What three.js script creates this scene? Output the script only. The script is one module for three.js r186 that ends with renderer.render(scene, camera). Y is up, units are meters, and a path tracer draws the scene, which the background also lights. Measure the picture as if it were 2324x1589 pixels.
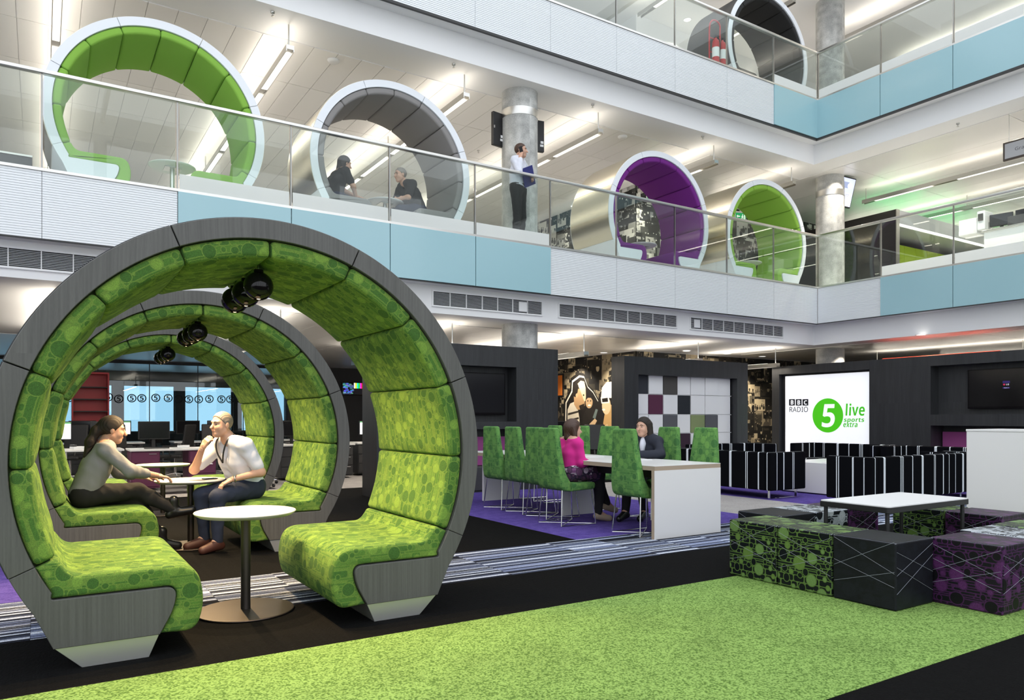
import * as THREE from 'three';
import { mergeGeometries, toCreasedNormals } from 'three/addons/utils/BufferGeometryUtils.js';
import { RoundedBoxGeometry } from 'three/addons/geometries/RoundedBoxGeometry.js';
import { RectAreaLightUniformsLib } from 'three/addons/lights/RectAreaLightUniformsLib.js';

// ---------- camera, sky, exposure ----------
const scene = new THREE.Scene();
const FOCAL = 1680, HORIZON = 949, EYE = 1.28, YAW = 32.5 * Math.PI / 180;
const camera = new THREE.PerspectiveCamera(2 * Math.atan(HORIZON / FOCAL) * 180 / Math.PI, 2324 / (2 * HORIZON), 0.05, 200);
camera.position.set(0, EYE, 0);
camera.rotation.y = -YAW;
camera.setViewOffset(2324, 2 * HORIZON, 0, 0, 2324, 1589);   // shift lens: verticals stay vertical
const renderer = new THREE.WebGLRenderer({ antialias: true });
renderer.toneMapping = THREE.LinearToneMapping;
renderer.toneMappingExposure = 1.42;
renderer.shadowMap.enabled = true;
RectAreaLightUniformsLib.init();
scene.background = new THREE.Color().setRGB(1.27, 1.33, 1.41);   // overcast sky above the glazed atrium roof and outside the windows
const LAMP = new THREE.Color().setRGB(1, 0.9, 0.76);
const UP = 7, DOWN = 7;                                          // strength of the pendant strip lights

// ---------- places (metres; x along the long gallery, z towards the viewer) ----------
const ZA = -10.53, XB = 15.0;                       // gallery edges
const XMIN = -7, XMAX = 30, ZMIN = -30, ZMAX = 9;   // outer walls
const C0 = 2.99, B1 = 3.44, F1 = 4.28, H1 = 5.47, C1 = 7.23, B2 = 7.68, F2 = 8.58, H2 = 9.66, C2 = 11.53;

// ---------- helpers ----------
const V = (x, y, z) => new THREE.Vector3(x, y, z);
const rng = (s) => () => { s = (s + 0x6d2b79f5) | 0; let t = Math.imul(s ^ (s >>> 15), 1 | s); t = (t + Math.imul(t ^ (t >>> 7), 61 | t)) ^ t; return ((t ^ (t >>> 14)) >>> 0) / 4294967296; };
const taken = {};
const numbered = (n) => { const k = taken[n] = (taken[n] ?? -1) + 1; return k ? n + '_' + String(k).padStart(3, '0') : n; };
function metre(g, keep) {                    // uv in metres from the face's main direction
  g = g.index ? g.toNonIndexed() : g;
  const p = g.attributes.position, uv = new Float32Array(p.count * 2);
  const a = V(), b = V(), c = V(), n = V();
  for (let i = 0; i < p.count; i += 3) {
    a.fromBufferAttribute(p, i); b.fromBufferAttribute(p, i + 1); c.fromBufferAttribute(p, i + 2);
    n.copy(b).sub(a).cross(c.clone().sub(a));
    const ax = Math.abs(n.x), ay = Math.abs(n.y), az = Math.abs(n.z);
    [a, b, c].forEach((q, k) => {
      const [u, v] = ay >= ax && ay >= az ? [q.x, q.z] : ax >= az ? [q.z, q.y] : [q.x, q.y];
      uv[(i + k) * 2] = u; uv[(i + k) * 2 + 1] = v;
    });
  }
  g.setAttribute('uv', new THREE.BufferAttribute(uv, 2));
  return g;
}
const clean = (g) => { g = g.index ? g.toNonIndexed() : g; for (const k of Object.keys(g.attributes)) if (!['position', 'normal', 'uv'].includes(k)) g.deleteAttribute(k); g.groups = []; return g; };
const join = (l) => l.length === 1 ? l[0] : mergeGeometries(l.map(clean));
const box = (x0, x1, y0, y1, z0, z1) => metre(new THREE.BoxGeometry(x1 - x0, y1 - y0, z1 - z0).translate((x0 + x1) / 2, (y0 + y1) / 2, (z0 + z1) / 2));
const rbox = (x0, x1, y0, y1, z0, z1, r = 0.01, s = 2) => metre(new RoundedBoxGeometry(x1 - x0, y1 - y0, z1 - z0, s, r).translate((x0 + x1) / 2, (y0 + y1) / 2, (z0 + z1) / 2));
const cyl = (r0, r1, h, x, y, z, n = 24) => new THREE.CylinderGeometry(r1, r0, h, n).translate(x, y + h / 2, z);
function bar(a, b, r, n = 8) {
  const A = V(...a), B = V(...b), d = B.clone().sub(A), L = d.length();
  const g = new THREE.CylinderGeometry(r, r, L, n);
  g.applyQuaternion(new THREE.Quaternion().setFromUnitVectors(V(0, 1, 0), d.normalize()));
  return g.translate((a[0] + b[0]) / 2, (a[1] + b[1]) / 2, (a[2] + b[2]) / 2);
}
const tube = (pts, r, seg = 24, n = 8, closed = false, tension = 0.5) => new THREE.TubeGeometry(new THREE.CatmullRomCurve3(pts.map((p) => V(...p)), closed, 'catmullrom', tension), seg, r, n, closed);
const lathe = (pts, n = 32) => new THREE.LatheGeometry(pts.map(([r, y]) => new THREE.Vector2(r, y)), n);
function extrude(shape, depth, bevel = 0, seg = 3, curve = 10) {   // along +z from 0 to depth, bevel kept inside
  const g = new THREE.ExtrudeGeometry(shape, { depth: depth - 2 * bevel, bevelEnabled: bevel > 0, bevelSize: bevel, bevelOffset: -bevel, bevelThickness: bevel, bevelSegments: seg, curveSegments: curve });
  return g.translate(0, 0, bevel);
}
const poly = (pts) => { const s = new THREE.Shape(); pts.forEach(([x, y], i) => i ? s.lineTo(x, y) : s.moveTo(x, y)); s.closePath(); return s; };
function obj(name, geos, mat, parent) {
  const m = new THREE.Mesh(join(Array.isArray(geos) ? geos : [geos]), mat);
  m.name = parent ? name : numbered(name);
  m.castShadow = m.receiveShadow = true;
  (parent ?? scene).add(m);
  return m;
}
function thing(name, label, category, pos = [0, 0, 0], turn = 0, group) {
  const o = new THREE.Group();
  o.name = numbered(name); o.position.set(...pos); o.rotation.y = turn; o.userData = { label, category };
  if (group) o.userData.group = group;
  scene.add(o);
  return o;
}
function tag(o, label, category, group) { o.userData = { label, category }; if (group) o.userData.group = group; return o; }
function dup(root, pos, turn, label, group) {
  const r = root.clone(); r.name = numbered(root.name.replace(/_\d{3}$/, '')); scene.add(r);
  r.position.set(...pos); r.rotation.y = turn; r.userData = { ...root.userData };
  if (label) r.userData.label = label; if (group) r.userData.group = group;
  return r;
}
function struct(name, geos, mat, label, parent) { const m = obj(name, geos, mat, parent); if (!parent) m.userData = { kind: 'structure', label: label ?? name.replace(/_/g, ' '), category: name.split('_')[0] }; return m; }
function areaLight(x, y, z, w, l, up, strength, color = LAMP) {   // l runs along z
  const a = new THREE.RectAreaLight(color, strength, w, l);
  a.position.set(x, y, z); a.rotation.x = up ? Math.PI / 2 : -Math.PI / 2;
  a.castShadow = true; a.name = 'strip_light_source'; scene.add(a);
  return a;
}
// ---------- textures ----------
const canvas = (w, h) => { const c = document.createElement('canvas'); c.width = w; c.height = h; return [c, c.getContext('2d')]; };
function texOf(c, sx, sy = sx, srgb = true) {
  const t = new THREE.CanvasTexture(c);
  t.wrapS = t.wrapT = THREE.RepeatWrapping; t.repeat.set(1 / sx, 1 / sy);
  if (srgb) t.colorSpace = THREE.SRGBColorSpace;
  t.magFilter = THREE.LinearFilter; t.anisotropy = 8;
  return t;
}
function dataTex(n, size, fn, srgb = true) {       // fn(x,y) -> [r,g,b] 0..255
  const d = new Uint8Array(n * n * 4);
  for (let y = 0; y < n; y++) for (let x = 0; x < n; x++) { const c = fn(x, y), i = (y * n + x) * 4; d[i] = c[0]; d[i + 1] = c[1]; d[i + 2] = c[2]; d[i + 3] = 255; }
  const t = new THREE.DataTexture(d, n, n);
  t.wrapS = t.wrapT = THREE.RepeatWrapping; t.repeat.set(1 / size, 1 / size); t.magFilter = THREE.LinearFilter;
  if (srgb) t.colorSpace = THREE.SRGBColorSpace;
  t.needsUpdate = true;
  return t;
}
function noiseGrid(n, cell, seed) {                // tileable value noise, n pixels, cells of `cell` pixels
  const r = rng(seed), m = Math.round(n / cell), g = Array.from({ length: m * m }, r);
  return (x, y) => {
    const fx = x / cell, fy = y / cell, x0 = Math.floor(fx), y0 = Math.floor(fy);
    let u = fx - x0, v = fy - y0; u = u * u * (3 - 2 * u); v = v * v * (3 - 2 * v);
    const q = (a, b) => g[((b % m) + m) % m * m + ((a % m) + m) % m];
    return (q(x0, y0) * (1 - u) + q(x0 + 1, y0) * u) * (1 - v) + (q(x0, y0 + 1) * (1 - u) + q(x0 + 1, y0 + 1) * u) * v;
  };
}
const mixc = (a, b, t) => a.map((v, i) => v + (b[i] - v) * t);
// carpets
const texGreen = (() => { const a = noiseGrid(1024, 4, 1), b = noiseGrid(1024, 8, 2), c = noiseGrid(1024, 128, 3);
  return dataTex(1024, 1.7, (x, y) => { const t = a(x, y) * 0.7 + b(x, y) * 0.3, s = Math.min(1, Math.max(0, (t - 0.26) / 0.34)), w = 0.95 + 0.1 * c(x, y); return mixc([82, 110, 52], [133, 164, 90], s).map((v) => v * w); }); })();
const carpetBump = (() => { const a = noiseGrid(512, 4, 5), b = noiseGrid(512, 2, 6); return dataTex(512, 1.1, (x, y) => { const v = 255 * (0.6 * a(x, y) + 0.4 * b(x, y)); return [v, v, v]; }, false); })();
const texBlack = (() => { const a = noiseGrid(512, 2, 7), r = rng(8), rows = Array.from({ length: 512 }, () => r()); return dataTex(512, 1.2, (x, y) => { const v = 6 + 7 * a(x, y) + 5 * rows[x]; return [v, v, v * 1.03]; }); })();
const texPurple = (() => { const a = noiseGrid(512, 2, 9), b = noiseGrid(512, 16, 10), r = rng(11), rows = Array.from({ length: 512 }, () => r());
  return dataTex(512, 1.5, (x, y) => { const t = 0.35 * a(x, y) + 0.4 * rows[(y + ((b(x, 0) * 6) | 0)) % 512] + 0.25 * b(x, y); return mixc([58, 46, 112], [122, 103, 182], t); }); })();
const texBeige = (() => { const a = noiseGrid(512, 2, 12), b = noiseGrid(512, 64, 13); return dataTex(512, 1.6, (x, y) => { const v = 0.8 + 0.2 * a(x, y) + 0.06 * b(x, y); return [176 * v, 172 * v, 170 * v]; }); })();
function stripeTex(seed) {                          // one carpet tile: narrow streaks of blue grey, charcoal and off-white running along u
  const r = rng(seed), n = 256, rows = []; let y = 0;
  while (y < n) { const h = 2 + Math.floor(r() * r() * 22), k = r(), c = k < 0.3 ? [30, 31, 38] : k < 0.55 ? [74, 80, 98] : k < 0.8 ? [128, 138, 168] : [205, 212, 226]; for (let i = 0; i < h && y < n; i++, y++) rows.push(c); }
  const a = noiseGrid(n, 2, seed + 1);
  return dataTex(n, 0.55, (x, yy) => { const v = 0.8 + 0.35 * a(x, yy); return rows[yy].map((c) => Math.min(255, c * v)); });
}
// timber, brushed and smooth
const woodTex = (seed, base, spread) => { const r = rng(seed), cols = noiseGrid(1024, 4, seed + 1), cols2 = noiseGrid(1024, 32, seed + 2), wav = noiseGrid(1024, 128, seed + 3), f = noiseGrid(1024, 2, seed + 4);
  return dataTex(1024, 1.6, (x, y) => { const w = x + 26 * wav(x * 0.5, y * 0.5); const t = 0.5 * cols(w, y / 40) + 0.35 * cols2(w, y / 20) + 0.15 * f(x, y / 6) - 0.5; return base.map((c) => c + spread * t); }); };
const texWood = woodTex(20, [84, 83, 81], 24), texWoodDark = woodTex(30, [43, 44, 46], 20);
const texConcrete = (() => { const a = noiseGrid(512, 4, 41), b = noiseGrid(512, 32, 42), c = noiseGrid(512, 128, 43); return dataTex(512, 1.5, (x, y) => { const v = 182 + 22 * (a(x, y) - 0.5) + 34 * (b(x, y) - 0.5) + 36 * (c(x, y) - 0.5); return [v, v, v * 0.98]; }); })();
// pebble-and-dash fabric, drawn once as a mask and coloured several ways
function pebble(seed, n, ground, inks, ovals, metres, gap = 0.0055) {      // rows of rounded bars and packed pebbles, thin lines of the ground colour between them
  const [c, g] = canvas(n, n), r = rng(seed), px = n / metres, pick = (l) => l[Math.floor(r() * l.length)];
  g.fillStyle = ground; g.fillRect(0, 0, n, n);
  const wrap = (x, y, R, f) => { for (const dx of [-n, 0, n]) for (const dy of [-n, 0, n]) if (x + dx > -R && x + dx < n + R && y + dy > -R && y + dy < n + R) { g.save(); g.translate(dx, dy); f(); g.restore(); } };
  let y = 0; while (y < n) {
    const h = (r() < 0.35 ? 0.02 + 0.022 * r() : 0.006 + 0.008 * r()) * px; let x = r() * 0.1 * px;
    const end = x + n; while (x < end) { const L = (0.03 + 0.13 * r()) * px, k = pick(inks), xx = x, yy = y; if (r() < (gap !== 0.0055 ? 0.97 : 0.86)) wrap(xx, yy, L, () => { g.fillStyle = k; g.beginPath(); g.roundRect(xx, yy, L, h, Math.min(h * 0.45, 0.012 * px)); g.fill(); }); x += L + (gap + 0.006 * r()) * px; }
    y += h + gap * px;
  }
  const placed = [];
  for (let i = 0; i < 2600 && placed.length < 70 * metres * metres / 0.5; i++) {
    const x = r() * n, yy = r() * n, k = r(), R = (i < 60 ? 0.042 : k < 0.4 ? 0.026 : 0.016) * px * (0.85 + 0.35 * r());
    if (placed.some(([a, b, q]) => Math.hypot(Math.min(Math.abs(a - x), n - Math.abs(a - x)), Math.min(Math.abs(b - yy), n - Math.abs(b - yy))) < (q + R) * 1.06)) continue;
    placed.push([x, yy, R]);
    const ink = pick(ovals), el = 0.8 + 0.3 * r();
    wrap(x, yy, R * 2, () => { g.fillStyle = ground; g.beginPath(); g.ellipse(x, yy, R * el + gap * px, R + gap * px, 0, 0, 7); g.fill(); g.fillStyle = ink; g.beginPath(); g.ellipse(x, yy, R * el, R, 0, 0, 7); g.fill(); });
  }
  const d = g.getImageData(0, 0, n, n), a = noiseGrid(n, 2, seed + 9);
  for (let yy = 0; yy < n; yy++) for (let x = 0; x < n; x++) { const i = (yy * n + x) * 4, v = 0.84 + 0.32 * a(x, yy); for (let k = 0; k < 3; k++) d.data[i + k] = Math.min(255, d.data[i + k] * v); }
  g.putImageData(d, 0, 0);
  return texOf(c, metres);
}
const texPod = pebble(51, 1024, '#617e31', ['#486d27', '#436826', '#4e7228', '#3e6324', '#56782d'], ['#6c8c36', '#406424', '#6c8c36', '#3a5e22'], 1.15);
const texChair = pebble(61, 1024, '#62904a', ['#4d8040', '#487a3b', '#538543'], ['#6b9c4c', '#41713a', '#62954a'], 0.9);
const texCubeGreen = pebble(71, 1024, '#566f38', ['#0f1317', '#0f1317', '#13171a'], ['#0f1317', '#5f7a3c', '#0f1317', '#66824a'], 0.8, 0.0064);
const texCubeWhite = pebble(81, 512, '#9ea5ab', ['#12161b', '#12161b', '#9ea5ab'], ['#12161b', '#b1b7bb'], 0.8, 0.0072);
const texCubePurple = pebble(91, 512, '#412046', ['#121217', '#121217', '#19141d'], ['#110f14', '#4f2754', '#110f14'], 0.8, 0.0072);
const texCubeNavy = pebble(101, 512, '#14161b', ['#16181e', '#131418', '#17181f'], ['#121318', '#181a20'], 0.8);
const texSofa = (() => {                                // upright white bands on black cloth
  const [c, g] = canvas(1024, 64); g.fillStyle = '#0b0c10'; g.fillRect(0, 0, 1024, 64); g.fillStyle = '#dfe4ea';
  for (const [x, w] of [[20, 7], [120, 24], [322, 7], [338, 7], [354, 7], [470, 10], [590, 24], [752, 7], [768, 7], [872, 12], [955, 7]]) g.fillRect(x, 0, w, 64);
  return texOf(c, 2.1, 1);
})();
// photo collage print
function photoTile(g, r, x, y, w, h) {
  const dark = r() < 0.6, v = dark ? 20 + r() * 50 : 140 + r() * 90; g.save(); g.beginPath(); g.rect(x, y, w, h); g.clip();
  g.fillStyle = `rgb(${v},${v},${v * 0.97})`; g.fillRect(x, y, w, h);
  for (let i = 0; i < 6; i++) { const k = r() * 255, a = x + r() * w, b = y + r() * h; g.fillStyle = `rgba(${k},${k},${k},0.6)`; g.fillRect(a, b, w * 0.3 * r(), h * 0.5 * r()); }
  const n = 1 + Math.floor(r() * 5);
  for (let i = 0; i < n; i++) {
    const cx = x + w * (i + 0.5 + 0.3 * (r() - 0.5)) / n, s = Math.min(w / n, h * 0.7) * (0.42 + 0.2 * r()), cy = y + h * (0.35 + 0.25 * r()), k = dark ? 150 + r() * 90 : 30 + r() * 60, b = dark ? 10 + r() * 40 : 10 + r() * 200;
    g.fillStyle = `rgb(${b},${b},${b})`; g.beginPath(); g.ellipse(cx, cy + s * 1.35, s * 0.85, s, 0, 0, 7); g.fill();
    g.fillStyle = `rgb(${k},${k},${k * 0.97})`; g.beginPath(); g.ellipse(cx, cy, s * 0.34, s * 0.44, 0, 0, 7); g.fill();
    g.fillStyle = '#121212'; g.beginPath(); g.ellipse(cx, cy - s * 0.24, s * 0.36, s * 0.24, 0, Math.PI, 0); g.fill();
  }
  g.restore();
}
function collage(seed, tint) {
  const [c, g] = canvas(2048, 1024), r = rng(seed); g.fillStyle = '#1b1b1b'; g.fillRect(0, 0, 2048, 1024);
  for (let i = 0; i < 420; i++) { const w = 50 + r() * 130, h = w * (0.7 + 0.6 * r()); photoTile(g, r, r() * 2048 - 40, r() * 1024 - 40, w, h); }
  if (tint) { g.globalCompositeOperation = 'multiply'; g.fillStyle = tint; g.fillRect(0, 0, 2048, 1024); g.globalCompositeOperation = 'source-over'; }
  return texOf(c, 6, 3);
}
const texMural = collage(111), texMuralWarm = collage(121, '#e6d2ae');
// ---------- materials ----------
const std = (o) => new THREE.MeshStandardMaterial({ roughness: 0.8, ...o });
const mat0 = (o) => new THREE.MeshPhysicalMaterial({ roughness: 1, specularIntensity: 0.15, ...o });
const lin = (r, g, b) => new THREE.Color().setRGB(r, g, b);
const M = {
  carpetGreen: mat0({ map: texGreen, bumpMap: carpetBump, bumpScale: 0.006, roughness: 1 }),
  carpetBlack: mat0({ map: texBlack, bumpMap: carpetBump, bumpScale: 0.003, roughness: 0.95 }),
  carpetPurple: mat0({ map: texPurple, bumpMap: carpetBump, bumpScale: 0.003, roughness: 1 }),
  carpetBeige: mat0({ map: texBeige, bumpMap: carpetBump, bumpScale: 0.003, roughness: 1 }),
  carpetStripe: [1, 2, 3, 4].map((k) => mat0({ map: stripeTex(200 + 7 * k), roughness: 1 })),
  plaster: std({ color: lin(0.83, 0.83, 0.83), roughness: 0.7 }),
  plasterCool: std({ color: lin(0.74, 0.76, 0.78), roughness: 0.55 }),
  ceilingMetal: [0.8, 0.78, 0.82].map((v) => std({ color: lin(v, v * 0.985, v * 0.96), roughness: 0.34, metalness: 0.12 })),
  ceilingVoid: std({ color: lin(0.5, 0.49, 0.47) }),
  rib: std({ color: lin(0.76, 0.785, 0.8), roughness: 0.42, metalness: 0.1 }),
  blueGlass: new THREE.MeshPhysicalMaterial({ color: lin(0.3, 0.5, 0.55), roughness: 0.4, clearcoat: 0.7, clearcoatRoughness: 0.12 }),
  frost: new THREE.MeshPhysicalMaterial({ color: lin(0.86, 0.88, 0.86), roughness: 0.85, transmission: 0.45, thickness: 0 }),
  glass: new THREE.MeshPhysicalMaterial({ color: lin(0.93, 0.97, 0.95), roughness: 0.0, transmission: 1, thickness: 0, ior: 1.5 }),
  glassBlue: new THREE.MeshPhysicalMaterial({ color: lin(0.5, 0.66, 0.76), roughness: 0.0, transmission: 1, thickness: 0, ior: 1.5 }),
  steel: std({ color: lin(0.62, 0.61, 0.58), roughness: 0.28, metalness: 1 }),
  postSteel: std({ color: lin(0.32, 0.32, 0.3), roughness: 0.3, metalness: 1 }),
  chrome: std({ color: lin(0.8, 0.8, 0.82), roughness: 0.1, metalness: 1 }),
  darkMetal: std({ color: lin(0.05, 0.05, 0.05), roughness: 0.4, metalness: 0.6 }),
  brushed: std({ color: lin(0.7, 0.66, 0.55), roughness: 0.25, metalness: 1 }),
  black: std({ color: lin(0.012, 0.012, 0.013), roughness: 0.5 }),
  blackGloss: new THREE.MeshPhysicalMaterial({ color: lin(0.006, 0.005, 0.006), roughness: 0.1, specularIntensity: 0.6 }),
  screenOff: new THREE.MeshPhysicalMaterial({ color: lin(0.012, 0.012, 0.014), roughness: 0.12 }),
  wood: std({ map: texWood, roughness: 0.5 }),
  woodDark: std({ map: texWoodDark, roughness: 0.45 }),
  podFabric: std({ map: texPod, roughness: 0.95 }),
  chairFabric: std({ map: texChair, roughness: 0.95 }),
  seam: std({ color: lin(0.03, 0.05, 0.01), roughness: 1 }),
  plinth: std({ color: lin(0.55, 0.55, 0.53), roughness: 0.35, metalness: 0.85 }),
  white: std({ color: lin(0.82, 0.82, 0.82), roughness: 0.35 }),
  laminate: std({ color: lin(0.8, 0.79, 0.78), roughness: 0.3 }),
  ply: std({ color: lin(0.42, 0.33, 0.24), roughness: 0.6 }),
  tableTop: std({ color: lin(0.52, 0.5, 0.48), roughness: 0.4 }),
  bronze: std({ color: lin(0.075, 0.062, 0.056), roughness: 0.42, metalness: 0.8 }),
  sofa: mat0({ map: texSofa, roughness: 0.95 }),
  cubeGreen: mat0({ map: texCubeGreen, roughness: 0.42, specularIntensity: 0.4 }), cubeWhite: mat0({ map: texCubeWhite, roughness: 0.42, specularIntensity: 0.4 }),
  cubePurple: mat0({ map: texCubePurple, roughness: 0.42, specularIntensity: 0.4 }), cubeNavy: mat0({ map: texCubeNavy, roughness: 0.5, specularIntensity: 0.4 }),
  thread: std({ color: lin(0.3, 0.32, 0.38), roughness: 0.7 }),
  concrete: std({ map: texConcrete, roughness: 0.75 }),
  mural: std({ map: texMural, roughness: 0.6 }), muralWarm: std({ map: texMuralWarm, roughness: 0.6 }),
  lampGlow: std({ color: lin(1, 1, 1), emissive: lin(1, 0.94, 0.84), emissiveIntensity: 1.6 }),
  downGlow: std({ color: lin(1, 1, 1), emissive: lin(1, 0.95, 0.88), emissiveIntensity: 1.4 }),
  greenFelt: std({ color: lin(0.23, 0.45, 0.06), roughness: 0.9 }), limeFelt: std({ color: lin(0.23, 0.43, 0.05), roughness: 0.9 }),
  greySuede: std({ color: lin(0.25, 0.24, 0.235), roughness: 0.9 }),
  purpleFelt: std({ color: lin(0.15, 0.012, 0.2), roughness: 0.9 }), blackFelt: std({ color: lin(0.015, 0.015, 0.015), roughness: 0.9 }),
  podWhite: std({ color: lin(0.78, 0.81, 0.85), roughness: 0.3 }),
  red: std({ color: lin(0.5, 0.02, 0.025), roughness: 0.4 }), maroon: std({ color: lin(0.12, 0.02, 0.07), roughness: 0.5 }),
  magenta: std({ color: lin(0.3, 0.06, 0.22), roughness: 0.7 }),
  charcoal: std({ color: lin(0.05, 0.05, 0.052), roughness: 0.6 }),
  lime: std({ color: lin(0.5, 0.7, 0.03), roughness: 0.5 }),
  signGreen: std({ color: lin(0.02, 0.38, 0.16), roughness: 0.4 }),
};
// ---------- reading the photograph: a pixel column gives a direction, a known plane gives the distance ----------
const dirOf = (px) => { const u = (px - 1162) / FOCAL; return [Math.sin(YAW) + u * Math.cos(YAW), -Math.cos(YAW) + u * Math.sin(YAW)]; };
const xAt = (px, z) => { const [a, b] = dirOf(px); return a * z / b; };
const zAt = (px, x) => { const [a, b] = dirOf(px); return b * x / a; };
const hAt = (px, py, x, z) => EYE + (HORIZON - py) / FOCAL * (x * Math.sin(YAW) - z * Math.cos(YAW));

// ---------- floor and carpets ----------
const floor = struct('floor', box(XMIN, XMAX, -0.2, 0, ZMIN, ZMAX), M.carpetBlack, 'black carpet floor of the ground level');
const carpet = (name, x0, x1, z0, z1, m, label) => { const o = obj(name, box(x0, x1, -0.01, 0.002, z0, z1), m, floor); o.userData.label = label; return o; };
carpet('green_carpet', XMIN, XMAX - 16, -4.08, -2.07, M.carpetGreen, 'speckled bright green carpet runner');
carpet('purple_carpet', 4.75, 7.85, -11.1, -6.19, M.carpetPurple, 'purple carpet under long table');
carpet('purple_carpet', 9.58, 15.2, -11.4, -6.19, M.carpetPurple, 'purple carpet under striped sofas');
carpet('beige_carpet', 7.85, 9.58, -11.4, -6.19, M.carpetBeige, 'pale grey carpet path');
carpet('purple_carpet', XMIN, 0.0, -9.5, -6.19, M.carpetPurple, 'purple carpet beside the booths');
carpet('beige_carpet', XMIN, 12.75, ZMIN, -13.0, M.carpetBeige, 'pale beige office carpet');
carpet('purple_carpet', -1, 3.6, -14.3, -13.55, M.carpetPurple, 'purple office carpet');
{ const g = box(0, 0.548, -0.01, 0.002, 0, 0.548), r = rng(300);       // striped carpet tiles, two rows, each laid with its own streaks
  for (let j = 0; j < 2; j++) for (let i = 0; i < 38; i++) {
    const o = obj('carpet_tile', g, M.carpetStripe[Math.floor(r() * 4)], floor);
    o.position.set(-6.1 + i * 0.55, 0, -6.19 + j * 0.55);
  } }

// ---------- outer walls, core and roof ----------
struct('wall_left', [box(XMIN - 0.3, XMIN, 0, C2 + 0.6, ZMIN, -9), box(XMIN - 0.3, XMIN, 0, 0.9, -9, ZMAX), box(XMIN - 0.3, XMIN, C2 - 0.4, C2 + 0.6, -9, ZMAX), ...[-9, -4.5, 0, 4.5, 8.6].map((z) => box(XMIN - 0.3, XMIN, 0.9, C2 - 0.4, z, z + 0.4))], M.plaster, 'white plaster side wall of the atrium');
struct('wall_front', [box(XMIN, XMAX, 0, 0.5, ZMAX, ZMAX + 0.3), box(XMIN, XMAX, C2 - 0.4, C2 + 0.6, ZMAX, ZMAX + 0.3), ...[-7, -2.7, 1.6, 5.9, 10.2, 14.5].map((x) => box(x, x + 0.4, 0.5, C2 - 0.4, ZMAX, ZMAX + 0.3)), box(14.9, XMAX, 0.5, C2 - 0.4, ZMAX, ZMAX + 0.3)], M.plaster, 'white plaster wall of the atrium opposite the galleries');
struct('wall_right', box(XMAX, XMAX + 0.3, 0, C2 + 0.6, ZMIN, ZMAX), M.plaster, 'white plaster end wall of the cross gallery');
const core = struct('wall_core', box(12.75, 20.6, 0, C2, ZMIN, -14.15), M.plaster, 'building core wall carrying photo murals');
obj('mural_print', box(12.74, 12.752, 0, C0 - 0.01, -20, -14.14), M.muralWarm, core);
obj('mural_print', box(12.74, 20.6, 0, C0 - 0.01, -14.152, -14.14), M.muralWarm, core);
obj('mural_print', box(12.74, 12.752, F1, C1 - 0.01, -20, -14.14), M.mural, core);
obj('mural_print', box(12.74, 20.6, F1, C1 - 0.01, -14.152, -14.14), M.mural, core);
// back wall: pillars and lintels leave a row of real window openings on the ground floor
{ const wz = [ZMIN - 0.3, ZMIN]; const parts = [box(XMIN, XMAX, 2.5, C2 + 0.6, ...wz), box(XMIN, XMAX, 0, 0.75, ...wz)];
  const gaps = []; for (let i = 0; i < 6; i++) gaps.push([-1.6 + i * 2.05, -1.6 + i * 2.05 + 1.75]);
  let x = XMIN; for (const [a, b] of gaps) { parts.push(box(x, a, 0.75, 2.5, ...wz)); x = b; } parts.push(box(x, XMAX, 0.75, 2.5, ...wz));
  struct('wall_back', parts, M.charcoal, 'dark back wall of the office with daylit windows');
  gaps.forEach(([a, b], i) => { const w = struct('window_' + (i + 1), [box(a, b, 0.75, 0.8, -30.2, -30.1), box(a, b, 2.45, 2.5, -30.2, -30.1), box(a, a + 0.05, 0.8, 2.45, -30.2, -30.1), box(b - 0.05, b, 0.8, 2.45, -30.2, -30.1)], M.darkMetal, 'office window facing the daylight');
    obj('glass_pane', box(a + 0.05, b - 0.05, 0.8, 2.45, -30.16, -30.15), M.glassBlue, w); }); }
// roof over the galleries; the atrium itself is open to the sky between glazing beams
struct('ceiling_roof', [box(XMIN, XMAX, C2, C2 + 0.4, ZMIN, ZA - 0.32), box(XB + 0.32, XMAX, C2, C2 + 0.4, ZA - 0.32, ZMAX)], M.plaster, 'white ceiling of the top gallery');
for (let i = 0; i < 6; i++) struct('trim_' + (i + 1), box(XMIN + 1.6 + i * 3.6, XMIN + 1.72 + i * 3.6, C2 + 0.3, C2 + 0.6, ZA - 0.32, ZMAX), M.plasterCool, 'white glazing beam of the atrium roof');

// ---------- gallery slabs, bulkheads, ceilings ----------
function slab(level, c, b, f, gap) {
  const s = struct('gallery_slab', [box(XMIN, XMAX, b, f - 0.02, ZMIN, ZA - 0.04), box(XB + 0.04, XMAX, b, f - 0.02, ZA - 0.04, ZMAX),
    box(XMIN, XMAX, c, b, ZMIN, ZA - 0.32), box(XB + 0.32, XMAX, c, b, ZA - 0.32, ZMAX)], M.plaster, level + ' gallery floor with white bulkhead');
  obj('shadow_gap_trim', [box(XMIN, XB + 0.05, b - gap, b, ZA - 0.06, ZA - 0.01), box(XB - 0.02, XB + 0.05, b - gap, b, ZA - 0.04, ZMAX)], M.darkMetal, s);
  return s;
}
const slab1 = slab('first', C0, B1, F1, 0.014), slab2 = slab('second', C1, B2, F2, 0.035);
function ceilingPanels(parent, x0, x1, z0, z1, y, w, l, seed) {
  const g = box(0.004, w - 0.004, -0.014, 0, 0.006, l - 0.006), r = rng(seed);
  for (let i = 0; x0 + (i + 1) * w <= x1 + 1e-6; i++) for (let j = 0; z0 + (j + 1) * l <= z1 + 1e-6; j++) {
    const o = obj('ceiling_panel', g, M.ceilingMetal[Math.floor(r() * 3)], parent); o.position.set(x0 + i * w, y, z0 + j * l);
  }
}
ceilingPanels(slab1, 2, 12.5, -18, -12, C0, 0.75, 1.5, 1);
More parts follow.
